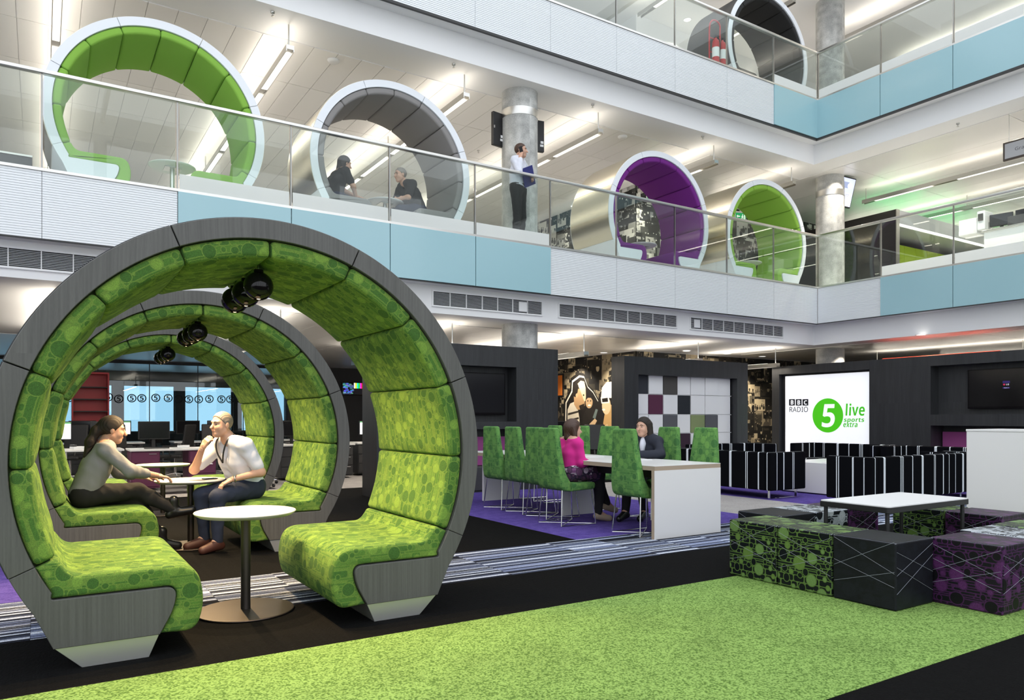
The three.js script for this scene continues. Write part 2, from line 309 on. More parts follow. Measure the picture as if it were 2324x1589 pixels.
ceilingPanels(slab1, 15.9, 24, -13.5, -4.5, C0, 1.35, 3, 2);
ceilingPanels(slab2, -1.5, 12.4, -20.7, -11.7, C1, 0.4, 1.5, 3);
ceilingPanels(slab2, 12.75, 15.95, -14.1, -11.7, C1, 0.4, 1.2, 4);
ceilingPanels(slab2, 15.95, 24.05, -14, -3.5, C1, 1.35, 3.5, 5);
for (const [nm, x0, x1, z0, z1, y] of [['first', XMIN, 12.74, -29.9, -20.75, C1], ['ground', XMIN, 12.74, -29.9, -18.05, C0]]) obj('ceiling_sheet', box(x0, x1, y - 0.012, y, z0, z1), M.ceilingMetal[0], nm === 'first' ? slab2 : slab1);

// ---------- fascia panels along the gallery edges ----------
const ribProfile = (h) => { const p = [[0, 0]]; const n = Math.round(h / 0.03), s = h / n; for (let i = 0; i < n; i++) p.push([0.022, i * s + 0.0005], [0.022, i * s + s - 0.007], [0.012, i * s + s - 0.0065], [0.012, i * s + s]); p.push([0, h]); return poly(p); };
const ribGeo = {};
function ribPanel(parent, along, a, b, y0, y1) {    // along 'x': faces +z at z = ZA ; along 'z': faces -x at x = XB
  const h = y1 - y0, L = Math.abs(b - a) - 0.006;
  const g = extrude(ribProfile(h), L);                       // profile x = outward, y = up, length along z
  const o = obj('ribbed_panel', g, M.rib, parent);
  if (along === 'x') { o.rotation.y = -Math.PI / 2; o.rotation.y = Math.PI / 2; o.scale.x = -1; o.position.set(Math.min(a, b) + 0.003, y0, ZA - 0.03); o.scale.set(1, 1, 1); o.rotation.y = 0;
    o.geometry = g.clone().applyMatrix4(new THREE.Matrix4().makeBasis(V(0, 0, 1), V(0, 1, 0), V(-1, 0, 0))).translate(L, 0, 0); }
  else { o.geometry = g.clone().applyMatrix4(new THREE.Matrix4().makeBasis(V(-1, 0, 0), V(0, 1, 0), V(0, 0, -1))).translate(0, 0, L); o.position.set(XB + 0.03, y0, Math.min(a, b) + 0.003); }
}
const postsA = [95, 403, 661, 885, 1079, 1250, 1400, 1533, 1651, 1757].map((p) => xAt(p, ZA));
const stepA = postsA[1] - postsA[0];
const edgeA = [postsA[0] - 3 * stepA, postsA[0] - 2 * stepA, postsA[0] - stepA, ...postsA, XB];
const postsB = [1998, 2163].map((p) => zAt(p, XB)); const stepB = postsB[1] - postsB[0];
const edgeB = [ZA, ...postsB, ...[1, 2, 3, 4, 5].map((k) => postsB[1] + k * stepB)];
const fasciaA1 = struct('trim_7', box(XMIN, XB, F1 - 0.03, F1 + 0.005, ZA - 0.06, ZA + 0.008), M.steel, 'fascia of the first floor long gallery');
const fasciaB1 = struct('trim_8', box(XB - 0.008, XB + 0.06, F1 - 0.03, F1 + 0.005, ZA, ZMAX), M.steel, 'fascia of the first floor cross gallery');
const fasciaA2 = struct('trim_9', box(XMIN, XB, F2 - 0.03, F2 + 0.005, ZA - 0.06, ZA + 0.008), M.steel, 'fascia of the second floor long gallery');
const fasciaB2 = struct('trim_10', box(XB - 0.008, XB + 0.06, F2 - 0.03, F2 + 0.005, ZA, ZMAX), M.steel, 'fascia of the second floor cross gallery');
for (let i = 0; i < edgeA.length - 1; i++) {
  const a = edgeA[i], b = edgeA[i + 1], blue1 = a > postsA[0] + 0.01 && b < postsA[5] + 0.01;
  if (blue1) obj('blue_glass_panel', rbox(a + 0.006, b - 0.006, B1, F1 - 0.03, ZA - 0.03, ZA + 0.012, 0.003, 1), M.blueGlass, fasciaA1); else ribPanel(fasciaA1, 'x', a, b, B1, F1 - 0.03);
  const blue2 = i === edgeA.length - 2;
  if (blue2) obj('blue_glass_panel', rbox(a + 0.006, b - 0.006, B2, F2 - 0.03, ZA - 0.03, ZA + 0.012, 0.003, 1), M.blueGlass, fasciaA2); else ribPanel(fasciaA2, 'x', a, b, B2, F2 - 0.03);
}
for (let i = 0; i < edgeB.length - 1; i++) {
  const a = edgeB[i], b = edgeB[i + 1];
  if (i) obj('blue_glass_panel', rbox(XB - 0.012, XB + 0.03, B1, F1 - 0.03, a + 0.006, b - 0.006, 0.003, 1), M.blueGlass, fasciaB1); else ribPanel(fasciaB1, 'z', a, b, B1, F1 - 0.03);
  obj('blue_glass_panel', rbox(XB - 0.012, XB + 0.03, B2, F2 - 0.03, a + 0.006, b - 0.006, 0.003, 1), M.blueGlass, fasciaB2);
}
// ---------- glass balustrades ----------
function balustrade(label, along, edges, y0, y1, frosted) {
  const t = thing('glass_balustrade', label, 'balustrade', [0, 0, 0]);
  for (let i = 0; i < edges.length - 1; i++) {
    const a = edges[i], b = edges[i + 1], fr = frosted(i), yb = y0 + 0.006;
    const bx = (p, q, lo, hi, e, d) => along === 'x' ? box(p, q, lo, hi, ZA - e - d, ZA - e) : box(XB + e, XB + e + d, lo, hi, p, q);
    obj('glass_pane', bx(a + 0.025, b - 0.025, fr ? yb + 0.2 : yb, y1 - 0.04, 0.012, 0.012), M.glass, t);
    if (fr) obj('frosted_band', bx(a + 0.025, b - 0.025, yb, yb + 0.2, 0.012, 0.012), M.frost, t);
    obj('post', bx(a - 0.01, a + 0.01, yb, y1 - 0.03, 0.005, 0.03), M.postSteel, t);
  }
  const p = edges[0], q = edges[edges.length - 1];
  obj('handrail', along === 'x' ? rbox(p, q - 0.022, y1 - 0.05, y1, ZA - 0.06, ZA + 0.02, 0.012) : rbox(XB - 0.02, XB + 0.06, y1 - 0.05, y1, p + 0.0 - 0.06, q, 0.012), M.steel, t);
  return t;
}
balustrade('glass balustrade with steel handrail before green and grey booths', 'x', edgeA, F1, H1, (i) => i >= 4 && i <= 7);
balustrade('glass balustrade with steel handrail before the printers', 'z', edgeB, F1, H1, (i) => i > 0);
balustrade('top floor glass balustrade before the fire extinguisher trolley', 'x', edgeA, F2, H2, (i) => i === edgeA.length - 2);
balustrade('top floor glass balustrade along the cross gallery', 'z', edgeB, F2, H2, () => true);

// ---------- louvred vents in the bulkhead below the first gallery ----------
const slatGeo = {};
function vent(px0, px1, grilled, label) {
  const z = ZA - 0.32, x0 = xAt(px0, z), x1 = xAt(px1, z), y0 = C0 + 0.13, y1 = B1 - 0.1, w = x1 - x0;
  const t = thing('air_vent', label, 'vent', [x0, y0, z], 0, 'louvred vents in the bulkhead');
  const h = y1 - y0;
  obj('vent_back', box(0, w, 0, h, 0.001, 0.004), M.black, t);
  obj('frame', [box(-0.02, w + 0.02, -0.025, 0, 0, 0.03), box(-0.02, w + 0.02, h, h + 0.025, 0, 0.03), box(-0.02, 0, 0, h, 0, 0.03), box(w, w + 0.02, 0, h, 0, 0.03)], M.white, t);
  const n = 11, sg = box(0, w, -0.0022, 0.0022, 0.012, 0.022);
  for (let i = 1; i < n; i++) { const s = obj('slat', sg, M.plasterCool, t); s.position.y = h * i / n; }
  const bg = box(-0.006, 0.006, 0, h, 0.01, 0.029), nb = Math.round(w / 0.31);
  for (let i = 1; i < nb; i++) { const s = obj('bar', bg, M.white, t); s.position.x = w * i / nb; }
  if (grilled !== undefined) obj('speaker_grille', rbox(w * grilled, w * grilled + 0.17, 0.02, 0.19, 0.02, 0.04, 0.01), M.white, t);
}
vent(-60, 236, undefined, 'dark louvred air vent beside the front booth');
vent(982, 1228, 0.77, 'louvred air vent with a speaker at its right end');
vent(1268, 1534, undefined, 'louvred air vent without speaker between two speaker vents');
vent(1566, 1775, 0.03, 'louvred air vent with a speaker at its left end');

// ---------- concrete columns ----------
function column(x, z, y0, y1, label, band) {
  const t = thing('concrete_column', label, 'column', [x, y0, z]);
  const g = metre(new THREE.CylinderGeometry(0.33, 0.33, y1 - y0, 48, 1, true).translate(0, (y1 - y0) / 2, 0));
  g.setAttribute('uv', new THREE.CylinderGeometry(0.33, 0.33, y1 - y0, 48, 1, true).toNonIndexed().attributes.uv); 
  const uv = g.attributes.uv; for (let i = 0; i < uv.count; i++) uv.setXY(i, uv.getX(i) * 2.29, uv.getY(i) * (y1 - y0));
  obj('shaft', toCreasedNormals(g, 0.6), M.concrete, t);
  if (band) obj('steel_band', lathe([[0.331, band], [0.337, band], [0.337, band + 0.14], [0.331, band + 0.14]], 48), M.steel, t);
  return t;
}
const COL1 = [7.43, -11.4], COL2 = [16.45, -11.2];
column(...COL1, 2.541, C0, 'concrete column rising from the dark screen wall');
column(...COL2, 0, C0, 'concrete column behind the wall with the radio sign');
column(...COL1, F1, C1, 'concrete column with steel band behind the standing man', 2.47);
column(...COL2, F1, C1, 'concrete column with steel band by the gallery corner', 2.44);
column(...COL2, F2, C2, 'concrete column on the top gallery beside the black booth');

// ---------- pendant strip lights, spots, detectors ----------
function stripRun(x, z0, z1, y, ceil, label, group, gain = 1, tubeL = 1.42) {      // a row of tubes in one long housing, z0 nearest the atrium
  const t = thing('pendant_strip_light', label, 'light', [x, y, z0], 0, group), L = z0 - z1;
  obj('housing', [box(-0.06, 0.06, 0.012, 0.075, -L, 0), box(-0.06, -0.048, -0.02, 0.012, -L, 0), box(0.048, 0.06, -0.02, 0.012, -L, 0)], M.steel, t);
  const n = Math.max(1, Math.floor((L - 0.1) / (tubeL + 0.25))), s = L / n, g = box(-0.045, 0.045, -0.006, 0.011, -tubeL / 2, tubeL / 2), gu = box(-0.045, 0.045, 0.076, 0.08, -tubeL / 2, tubeL / 2);
  for (let i = 0; i < n; i++) { const zc = -(i + 0.5) * s; obj('light_tube', g, M.lampGlow, t).position.z = zc; obj('light_tube', gu, M.lampGlow, t).position.z = zc; }
  for (let i = 0; i <= n; i += 2) obj('suspension_rod', bar([0, 0.075, -0.08 - i * (L - 0.16) / n], [0, ceil - y - 0.014, -0.08 - i * (L - 0.16) / n], 0.012), M.steel, t);
  areaLight(x, y + 0.085, z0 - L / 2, 0.09, L, true, UP * gain); areaLight(x, y - 0.024, z0 - L / 2, 0.09, L, false, DOWN * gain);
}
const lampX = [0.19, 3.16, 6.18, 9.14, 12.36, 15.0];
const where1 = ['behind the green booth by the left wall', 'between the green and grey booths', 'over the grey booth', 'beside the banded column', 'over the purple booth', 'over the last green booth'];
lampX.forEach((x, i) => stripRun(x, -11.15, i < 4 ? -21.3 : -13.6, 6.8, C1, 'row of pendant strip lights ' + where1[i], 'strip lights of the first gallery'));
const where0 = ['over the far office desks', 'above the rear green booth', 'over the screen wall', 'beside the mural of people', 'over the wall of coloured boxes', 'before the radio sign wall'];
lampX.forEach((x, i) => stripRun(x, -11.6, i < 4 ? -16.6 : -13.6, C0 - 0.46, C0, 'row of pendant strip lights ' + where0[i], 'strip lights of the ground floor', 3.2));
for (const [i, x] of [18.0, 20.8, 23.6].entries()) stripRun(x, -3.2, i ? -13.6 : -11.3, 6.85, C1, ['row of strip lights nearest the edge of the cross gallery', 'row of strip lights over the lime panelled room', 'row of strip lights deepest in the cross gallery'][i], 'strip lights of the cross gallery', 0.65);
for (const [i, x] of [18.0, 21.2].entries()) stripRun(x, -4.2, -11.0, C0 - 0.45, C0, ['strip light behind the radio sign wall', 'strip light deep behind the radio sign wall'][i], 'strip lights behind the sign wall', 2);
lampX.slice(4).forEach((x, i) => stripRun(x, -11.15, -13.6, 11.1, C2, ['strip light over the extinguisher trolley', 'strip light by the black booth'][i], 'strip lights of the top gallery'));
stripRun(8.6, -11.15, -16, 11.1, C2, 'strip light on the top gallery above the ribbed fascia', 'strip lights of the top gallery');
for (const [i, x] of [17.6, 20.6].entries()) stripRun(x, -4.2, -11.8, 11.1, C2, ['strip light along the edge of the top cross gallery', 'strip light deep in the top cross gallery'][i], 'strip lights of the top gallery');
function downlight(x, z, y, label, group) {
  const t = thing('ceiling_downlight', label, 'light', [x, y, z], 0, group);
  obj('trim_ring', lathe([[0.085, -0.002], [0.11, -0.006], [0.112, 0], [0.085, 0]], 32), M.white, t);
  obj('light_lens', new THREE.CircleGeometry(0.086, 28).rotateX(Math.PI / 2).translate(0, -0.003, 0), M.downGlow, t);
  const s = new THREE.SpotLight(LAMP, 14, 0, 1.0, 0.6, 2); s.position.set(x, y - 0.02, z); s.target.position.set(x, y - 2, z); s.castShadow = true; s.name = 'downlight_source'; scene.add(s, s.target);
}
const ceilAt = (px, py, y) => { const d = (y - EYE) * FOCAL / (HORIZON - py), [a, b] = dirOf(px); return [a * d, b * d]; };
for (const [px, py, l] of [[2086, 327, 'round downlight between the corner column and the Graphics sign'], [2284, 266, 'round downlight above the Graphics sign'], [1912, 383, 'round downlight beside the corner column']]) downlight(...ceilAt(px, py, C1 - 0.001), C1, l, 'downlights of the cross gallery');
for (const [px, py, l] of [[1462, 402, 'round downlight seen through the purple booth'], [1303, 468, 'round downlight before the upper mural left of the purple booth']]) downlight(...ceilAt(px, py, C1 - 0.014), C1 - 0.014, l, 'downlights by the upper mural');
for (const [px, py, l] of [[2090, 760, 'round downlight over the plain part of the sign wall'], [2280, 752, 'round downlight over the niche television of the sign wall'], [1932, 787, 'round downlight over the radio sign']]) downlight(...ceilAt(px, py, C0 - 0.001), C0, l, 'downlights over the sign wall');
for (const [px, py] of [[1290, 810], [1370, 800.5], [1459, 791], [1558, 797], [1650, 803], [1730, 809]]) downlight(...ceilAt(px, py, C0 - 0.014), C0 - 0.014, 'round downlight before the ground floor mural', 'downlights by the lower mural');
for (const [px, py, l] of [[1560, 45, 'round downlight near the extinguisher trolley'], [1735, 118, 'round downlight seen through the black booth']]) downlight(...ceilAt(px, py, C2 - 0.001), C2, l, 'downlights of the top gallery');
for (const [px, py] of [[757, 137], [1413, 310]]) { const [x, z] = ceilAt(px, py, C1 - 0.014); tag(obj('smoke_detector', lathe([[0.001, -0.045], [0.06, -0.045], [0.085, -0.03], [0.1, -0.01], [0.1, 0]], 32).translate(x, C1 - 0.014, z), M.white), px < 1000 ? 'white round smoke detector above the grey booth' : 'white round smoke detector above the purple booth', 'detector'); }
for (const [px, py] of [[619, 31], [1030, 149], [1345, 240], [1595, 312], [1086, 343], [2174, 283]]) { const [x, z] = ceilAt(px, py, C1 - 0.03); tag(obj('sprinkler_head', lathe([[0.001, -0.06], [0.022, -0.058], [0.022, -0.05], [0.008, -0.045], [0.008, -0.02], [0.03, -0.012], [0.03, 0.014]], 16).translate(x, C1 - 0.014, z), M.steel), 'small steel sprinkler head under the first gallery ceiling', 'sprinkler', 'ceiling sprinklers'); }
// ---------- round seating booths ----------
// A rounded pad: box with rounded edges and a slight belly, later bent round the ring. Unbent axes: x arc length, y thickness, z depth.
function pad(L, T, D, r, belly, nx, ny, nz, bendR, mid) {
  const g = new THREE.BoxGeometry(1, 1, 1, nx, ny, nz), p = g.attributes.position;
  const grid = (n, len) => { const e = [0, r * 0.1, r * 0.32, r * 0.65, r]; const k = Math.max(1, n - 8), s = []; for (const v of e) s.push(v); for (let i = 1; i < k; i++) s.push(r + (len - 2 * r) * i / k); for (const v of [...e].reverse()) s.push(len - v); return s; };
  const gx = grid(nx, L), gy = grid(ny, T), gz = grid(nz, D), q = V(), c = V();
  for (let i = 0; i < p.count; i++) {
    q.set(gx[Math.round((p.getX(i) + 0.5) * nx)] - L / 2, gy[Math.round((p.getY(i) + 0.5) * ny)] - T / 2, gz[Math.round((p.getZ(i) + 0.5) * nz)] - D / 2);
    c.set(Math.max(-L / 2 + r, Math.min(L / 2 - r, q.x)), Math.max(-T / 2 + r, Math.min(T / 2 - r, q.y)), Math.max(-D / 2 + r, Math.min(D / 2 - r, q.z)));
    const d = q.clone().sub(c); if (d.lengthSq() > 1e-12) q.copy(c).add(d.setLength(r));
    p.setXYZ(i, q.x, q.y, q.z);
  }
  let h = metre(g); const P = h.attributes.position;
  for (let i = 0; i < P.count; i++) {
    const x = P.getX(i), y = P.getY(i), z = P.getZ(i);
    const b = y < 0 ? belly * (1 - (2 * x / L) ** 4) * (1 - (2 * z / D) ** 4) : 0;
    const R = bendR + y - b, a = mid - x / bendR;
    P.setXYZ(i, R * Math.cos(a), R * Math.sin(a), z);
  }
  const uv = h.attributes.uv; for (let i = 0; i < uv.count; i++) uv.setXY(i, uv.getX(i) + mid * 1.7, uv.getY(i));
  h.deleteAttribute('normal');
  return toCreasedNormals(h, 0.7);
}
const PR = 1.38, PC = 1.05, PIN = 1.265, PDEPTH = 1.25, RAD = Math.PI / 180, STEP = 22.8;
const arcPts = (r, a0, a1, n) => Array.from({ length: n + 1 }, (_, i) => { const a = (a0 + (a1 - a0) * i / n) * RAD; return [r * Math.cos(a), PC + r * Math.sin(a)]; });
const mirror = (pts) => pts.map(([x, y]) => [-x, y]).reverse();
function rounded(pts, r) {        // polygon with rounded corners where r[i] > 0
  const s = new THREE.Shape(), n = pts.length;
  pts.forEach((p, i) => {
    const k = r[i] ?? 0, a = pts[(i + n - 1) % n], b = pts[(i + 1) % n];
    if (!k) { i ? s.lineTo(...p) : s.moveTo(...p); return; }
    const u = Math.hypot(a[0] - p[0], a[1] - p[1]), v = Math.hypot(b[0] - p[0], b[1] - p[1]), q = Math.min(k, u * 0.5, v * 0.5);
    const A = [p[0] + (a[0] - p[0]) / u * q, p[1] + (a[1] - p[1]) / u * q], B = [p[0] + (b[0] - p[0]) / v * q, p[1] + (b[1] - p[1]) / v * q];
    i ? s.lineTo(...A) : s.moveTo(...A); s.quadraticCurveTo(...p, ...B);
  });
  s.closePath(); return s;
}
const ANG0 = 90 - 5 * STEP;     // -24: where the ring meets the seat
const seatCushionPts = (() => { const o = arcPts(PIN, ANG0 - 0.3, -31, 4); return [[1.066, 0.572], ...o, [1.09, 0.367], [0.5, 0.367], [0.515, 0.25], [0.585, 0.117], [0.4, 0.105], [0.355, 0.27], [0.4, 0.475], [1.0, 0.475]]; })();
const seatCushionR = [0.03, 0, 0, 0, 0, 0, 0.05, 0.11, 0.06, 0.0, 0.07, 0.14, 0.19, 0.05];
const basePts = (() => [...arcPts(PR, ANG0, -33, 4), [1.075, 0.117], [0.588, 0.117], [0.517, 0.25], [0.502, 0.364], [1.088, 0.364], ...arcPts(PIN - 0.002, -31, ANG0, 4)])();
const baseR = [0, 0, 0, 0, 0, 0.0, 0, 0.06, 0.11, 0.05, 0, 0, 0, 0, 0];
const ringJoints = [ANG0, 90 - 3 * STEP, 90 - STEP, 90 + STEP, 90 + 3 * STEP, 180 - ANG0];
const seatGeo = {};
function podParts(fine) {
  const key = fine ? 'f' : 'c'; if (seatGeo[key]) return seatGeo[key];
  const P = { pads: [], ring: [], seat: [], base: [], foot: [], shell: [], seam: null };
  for (let k = 0; k < 10; k++) {
    const a0 = ANG0 + k * STEP, rm = PIN - 0.052, L = rm * STEP * RAD - 0.003;
    P.pads.push(pad(L, 0.102, PDEPTH - 0.03, 0.028, 0.028, fine ? 16 : 14, 9, fine ? 14 : 12, rm, (a0 + STEP / 2) * RAD).translate(0, PC, -PDEPTH / 2));
  }
  for (let k = 0; k < 5; k++) {
    const a0 = ringJoints[k] + 0.13, a1 = ringJoints[k + 1] - 0.13;
    P.ring.push(metre(extrude(poly([...arcPts(PR, a0, a1, 22), ...arcPts(PIN, a1, a0, 22)]), PDEPTH, 0.003, 1).translate(0, 0, -PDEPTH)));
    P.shell.push(toCreasedNormals(extrude(poly([...arcPts(PR + 0.006, a0, a1, 22), ...arcPts(PR + 0.0005, a1, a0, 22)]), PDEPTH - 0.04).translate(0, 0, -PDEPTH + 0.02), 0.5));
  }
  for (const s of [1, -1]) {
    const pts = (p) => s > 0 ? p : p.map(([x, y]) => [-x, y]);
    P.seat.push(toCreasedNormals(metre(extrude(rounded(pts(seatCushionPts), seatCushionR), PDEPTH - 0.03, 0.024, 4, 8).translate(0, 0, -PDEPTH + 0.015)), 0.75));
    P.base.push(metre(extrude(rounded(pts(basePts), baseR), PDEPTH, 0.003, 1, 8).translate(0, 0, -PDEPTH)));
    P.foot.push(extrude(poly(pts([[1.07, 0.115], [0.95, 0], [0.64, 0], [0.59, 0.115]])), PDEPTH - 0.03, 0.002, 1).translate(0, 0, -PDEPTH + 0.015));
  }
  P.seam = extrude(poly([...arcPts(PIN + 0.001, ANG0, 180 - ANG0, 60), ...arcPts(PIN - 0.05, 180 - ANG0, ANG0, 60)]), PDEPTH - 0.12).translate(0, 0, -PDEPTH + 0.06);
  return seatGeo[key] = P;
}
function booth(name, label, pos, cushion, face, shell, foot, group, fine) {
  const t = thing(name, label, 'booth', pos, 0, group), P = podParts(fine);
  for (const g of P.pads) obj('back_cushion', g, cushion, t);
  for (const g of P.seat) obj('seat_cushion', g, cushion, t);
  for (const g of P.ring) obj('ring_panel', g, face, t);
  for (const g of P.base) obj('seat_panel', g, face, t);
  for (const g of P.foot) obj('foot', g, foot, t);
  for (const g of P.shell) obj('outer_shell', g, shell, t);
  obj('cushion_backing', P.seam, M.seam, t);
  return t;
}
const PODS = [[1.13, -4.37], [1.25, -7.17], [1.37, -10.0]];
const podWord = ['front green patterned booth with grey timber ring, nobody in it', 'middle green patterned booth with grey timber ring, two people talking inside', 'rear green patterned booth with grey timber ring before the glazed office'];
PODS.forEach(([x, z], i) => booth('round_booth', podWord[i], [x, 0, z], M.podFabric, M.wood, M.woodDark, M.plinth, 'green patterned booths on the ground floor', true));
const UPZ = -11.1;
const UPPODS = [[1.39, M.greenFelt, 'white ringed booth lined in bright green felt'], [4.83, M.greySuede, 'white ringed booth lined in grey suede with two people'], [10.68, M.purpleFelt, 'white ringed booth lined in purple felt'], [14.0, M.limeFelt, 'white ringed booth lined in lime felt near the gallery corner']];
UPPODS.forEach(([x, m, l]) => booth('round_booth', l, [x, F1, UPZ], m, M.podWhite, M.brushed, M.podWhite, 'booths on the first gallery', false));
booth('round_booth', 'white ringed booth lined in black on the top gallery', [14.05, F2, UPZ], M.blackFelt, M.podWhite, M.charcoal, M.podWhite, undefined, false);

// ---------- round pedestal tables ----------
function roundTable(label, x, y, z, R, top, metal, group) {
  const t = thing('round_table', label, 'table', [x, y, z], 0, group);
  obj('tabletop', lathe([[0.0005, 0.636], [R - 0.03, 0.636], [R - 0.005, 0.652], [R, 0.658], [R - 0.003, 0.664], [0.0005, 0.665]], 56), top, t);
  obj('pole', cyl(0.031, 0.031, 0.63, 0, 0.012, 0), metal, t);
  obj('mounting_plate', box(-0.11, 0.11, 0.622, 0.636, -0.11, 0.11), metal, t);
  obj('base_plate', lathe([[0.0005, 0.002], [0.31, 0.002], [0.312, 0.008], [0.305, 0.0125], [0.04, 0.016], [0.0005, 0.016]], 56), metal, t);
  return t;
}
roundTable('round cream table on bronze pedestal in the front green booth', 1.15, 0, -5.1, 0.322, M.tableTop, M.bronze, 'round tables in the ground floor booths');
roundTable('round cream table between the seated woman in grey and the man', 1.27, 0, -7.98, 0.336, M.tableTop, M.bronze, 'round tables in the ground floor booths');
roundTable('round cream table in the rear green booth', 1.38, 0, -10.85, 0.336, M.tableTop, M.bronze, 'round tables in the ground floor booths');
[['round glass green table in the felt green booth', 1.62], ['round table between the two people in the grey booth', 4.93], ['round table in the purple booth', 10.75], ['round table in the lime booth', 14.1]].forEach(([l, x]) => roundTable(l, x, F1, UPZ - 0.66, 0.32, M.laminate, M.steel, 'round tables in the first gallery booths'));

// ---------- black globe pendants inside the ground floor booths ----------
function globe(x, y, z, label, group) {
  const t = thing('globe_pendant_lamp', label, 'lamp', [x, y, z], 0, group), r = 0.088;
  const pr = []; for (let i = 0; i <= 24; i++) { const a = -1.22 + (Math.PI / 2 + 1.22) * i / 24; pr.push([Math.max(0.0005, r * Math.cos(a)), r * Math.sin(a)]); }
  obj('shade', lathe(pr, 40), M.blackGloss, t);
  obj('cap', cyl(0.03, 0.028, 0.02, 0, r - 0.008, 0), M.blackGloss, t);
  obj('stem', cyl(0.006, 0.006, 0.035, 0, r + 0.01, 0), M.chrome, t);
  obj('light_bulb', new THREE.SphereGeometry(0.022, 20, 14).translate(0, -0.06, 0), M.bulb, t);
  const s = new THREE.SpotLight(new THREE.Color().setRGB(1, 0.7, 0.36), 8, 0, 1.32, 0.6, 2); s.position.set(x, y - 0.09, z); s.target.position.set(x, y - 2, z); s.castShadow = true; s.name = 'pendant_source'; scene.add(s, s.target);
}
M.bulb = std({ color: lin(1, 0.9, 0.7), emissive: lin(1, 0.72, 0.4), emissiveIntensity: 3 });
PODS.forEach(([x, z], i) => { for (let k = 0; k < 3; k++) globe(x, PC + PIN - 0.13 - 0.095, z - 0.3 - 0.33 * k, ['black glossy globe pendant near the opening', 'middle black glossy globe pendant', 'inner black glossy globe pendant'][k] + ' of the ' + ['front', 'middle', 'rear'][i] + ' green booth', 'globe pendants in the green booths'); });
// ---------- long white meeting table ----------
{ const t = thing('meeting_table', 'long white meeting table with plywood edges and panel legs', 'table', [5.44, 0, -5.75]);
  const W = 1.0, L = 4.15, H = 0.775;
  obj('tabletop', rbox(0, W, H - 0.006, H, -L, 0, 0.002, 1), M.laminate, t);
  obj('plywood_core', box(0.001, W - 0.001, H - 0.05, H - 0.0061, -L + 0.001, -0.001), M.ply, t);
  obj('end_panel', [box(0, W, 0, H - 0.0501, -0.006, 0)], M.laminate, t);
  obj('end_panel_core', box(0.001, W - 0.001, 0, H - 0.0502, -0.05, -0.0061), M.ply, t);
  for (const z of [-2.05, -L + 0.05]) obj('leg_panel', rbox(0.32, 0.98, 0, H - 0.051, z - 0.05, z, 0.004, 1), M.laminate, t);
  obj('cable_tray', box(0.3, 0.7, H - 0.16, H - 0.051, -L + 0.2, -0.2), M.darkMetal, t);
}
for (const [x, z, a, l] of [[6.02, -7.55, 0.2, 'sheet of paper on the white table by the woman in pink'], [6.1, -6.75, -0.3, 'notepad on the white table before the woman in the suit'], [5.75, -8.3, 0.5, 'loose sheet far along the white table']]) {
  const p = tag(obj('paper_sheet', rbox(-0.15, 0.15, 0, 0.006, -0.105, 0.105, 0.002, 1), M.white), l, 'paper'); p.position.set(x, 0.7752, z); p.rotation.y = a; }

// ---------- high-backed upholstered chairs on chrome wire legs ----------
function taper(g) { const p = g.attributes.position; for (let i = 0; i < p.count; i++) { const y = p.getY(i), k = y > 0.55 ? 1 - 0.26 * Math.min(1, (y - 0.55) / 0.6) : 1; p.setZ(i, p.getZ(i) * k); } g.deleteAttribute('normal'); return toCreasedNormals(g, 0.7); }
const chairShell = (() => {
  const back = rounded([[-0.3, 1.165], [-0.275, 0.6], [-0.25, 0.425], [-0.1, 0.41], [-0.1, 0.515], [-0.17, 0.62], [-0.205, 0.85], [-0.235, 1.165]], [0.03, 0.05, 0.09, 0, 0, 0.06, 0, 0.03]);
  const seat = rounded([[-0.099, 0.41], [0.27, 0.425], [0.275, 0.51], [-0.099, 0.514]], [0, 0.04, 0.05, 0]);
  const mk = (s) => { let g = extrude(s, 0.47, 0.028, 4, 8).translate(0, 0, -0.235); return taper(metre(g)); };
  // subdivide the back upwards so that the taper stays straight: the profile has enough points
  return [mk(back), mk(seat)];
})();
const chairWire = (() => { const leg = (x, z) => bar([x * 0.85, 0.43, z * 0.85], [x, 0.012, z], 0.008); return leg; })();
function makeChair() {
  const t = thing('high_back_chair', 'green patterned high back chair', 'chair');
  obj('backrest', chairShell[0], M.chairFabric, t); obj('seat', chairShell[1], M.chairFabric, t);
  for (const x of [-0.25, 0.27]) for (const z of [-0.23, 0.23]) obj('leg', chairWire(x, z), M.chrome, t);
  for (const z of [-0.23, 0.23]) obj('base_rail', bar([-0.25, 0.009, z], [0.27, 0.009, z], 0.008), M.chrome, t);
  obj('cross_brace', [bar([-0.25, 0.009, -0.23], [0.27, 0.009, 0.23], 0.007), bar([-0.25, 0.009, 0.23], [0.27, 0.009, -0.23], 0.007)], M.chrome, t);
  return t;
}
const chairs = [
  [5.64, -6.15, 0, 'green high back chair beside the end panel, back to the booths, empty'], [5.38, -7.22, 0.02, 'green high back chair on which the woman in pink sits'],
  [5.58, -7.8, 0, 'green high back chair behind the woman in pink'], [5.6, -8.34, -0.04, 'green high back chair near the far leg panel of the white table'], [5.6, -8.92, 0.03, 'green high back chair at the far end, beside the front booth rim'],
  [6.62, -6.38, Math.PI, 'empty green chair across the table by the striped sofas'], [6.66, -7.05, Math.PI, 'green high back chair on which the woman in the dark suit sits'],
  [6.62, -8.18, Math.PI + 0.06, 'green chair across the table before the mural figures'], [6.62, -8.86, Math.PI, 'green chair across the table before the face in the mural'], [6.62, -9.55, Math.PI - 0.05, 'farthest green chair across the table by the dark screen wall']];
let chair0; chairs.forEach(([x, z, a, l]) => { if (!chair0) { chair0 = makeChair(); chair0.position.set(x, 0, z); chair0.rotation.y = a; chair0.userData = { label: l, category: 'chair', group: 'green chairs around the white table' }; } else dup(chair0, [x, 0, z], a, l); });

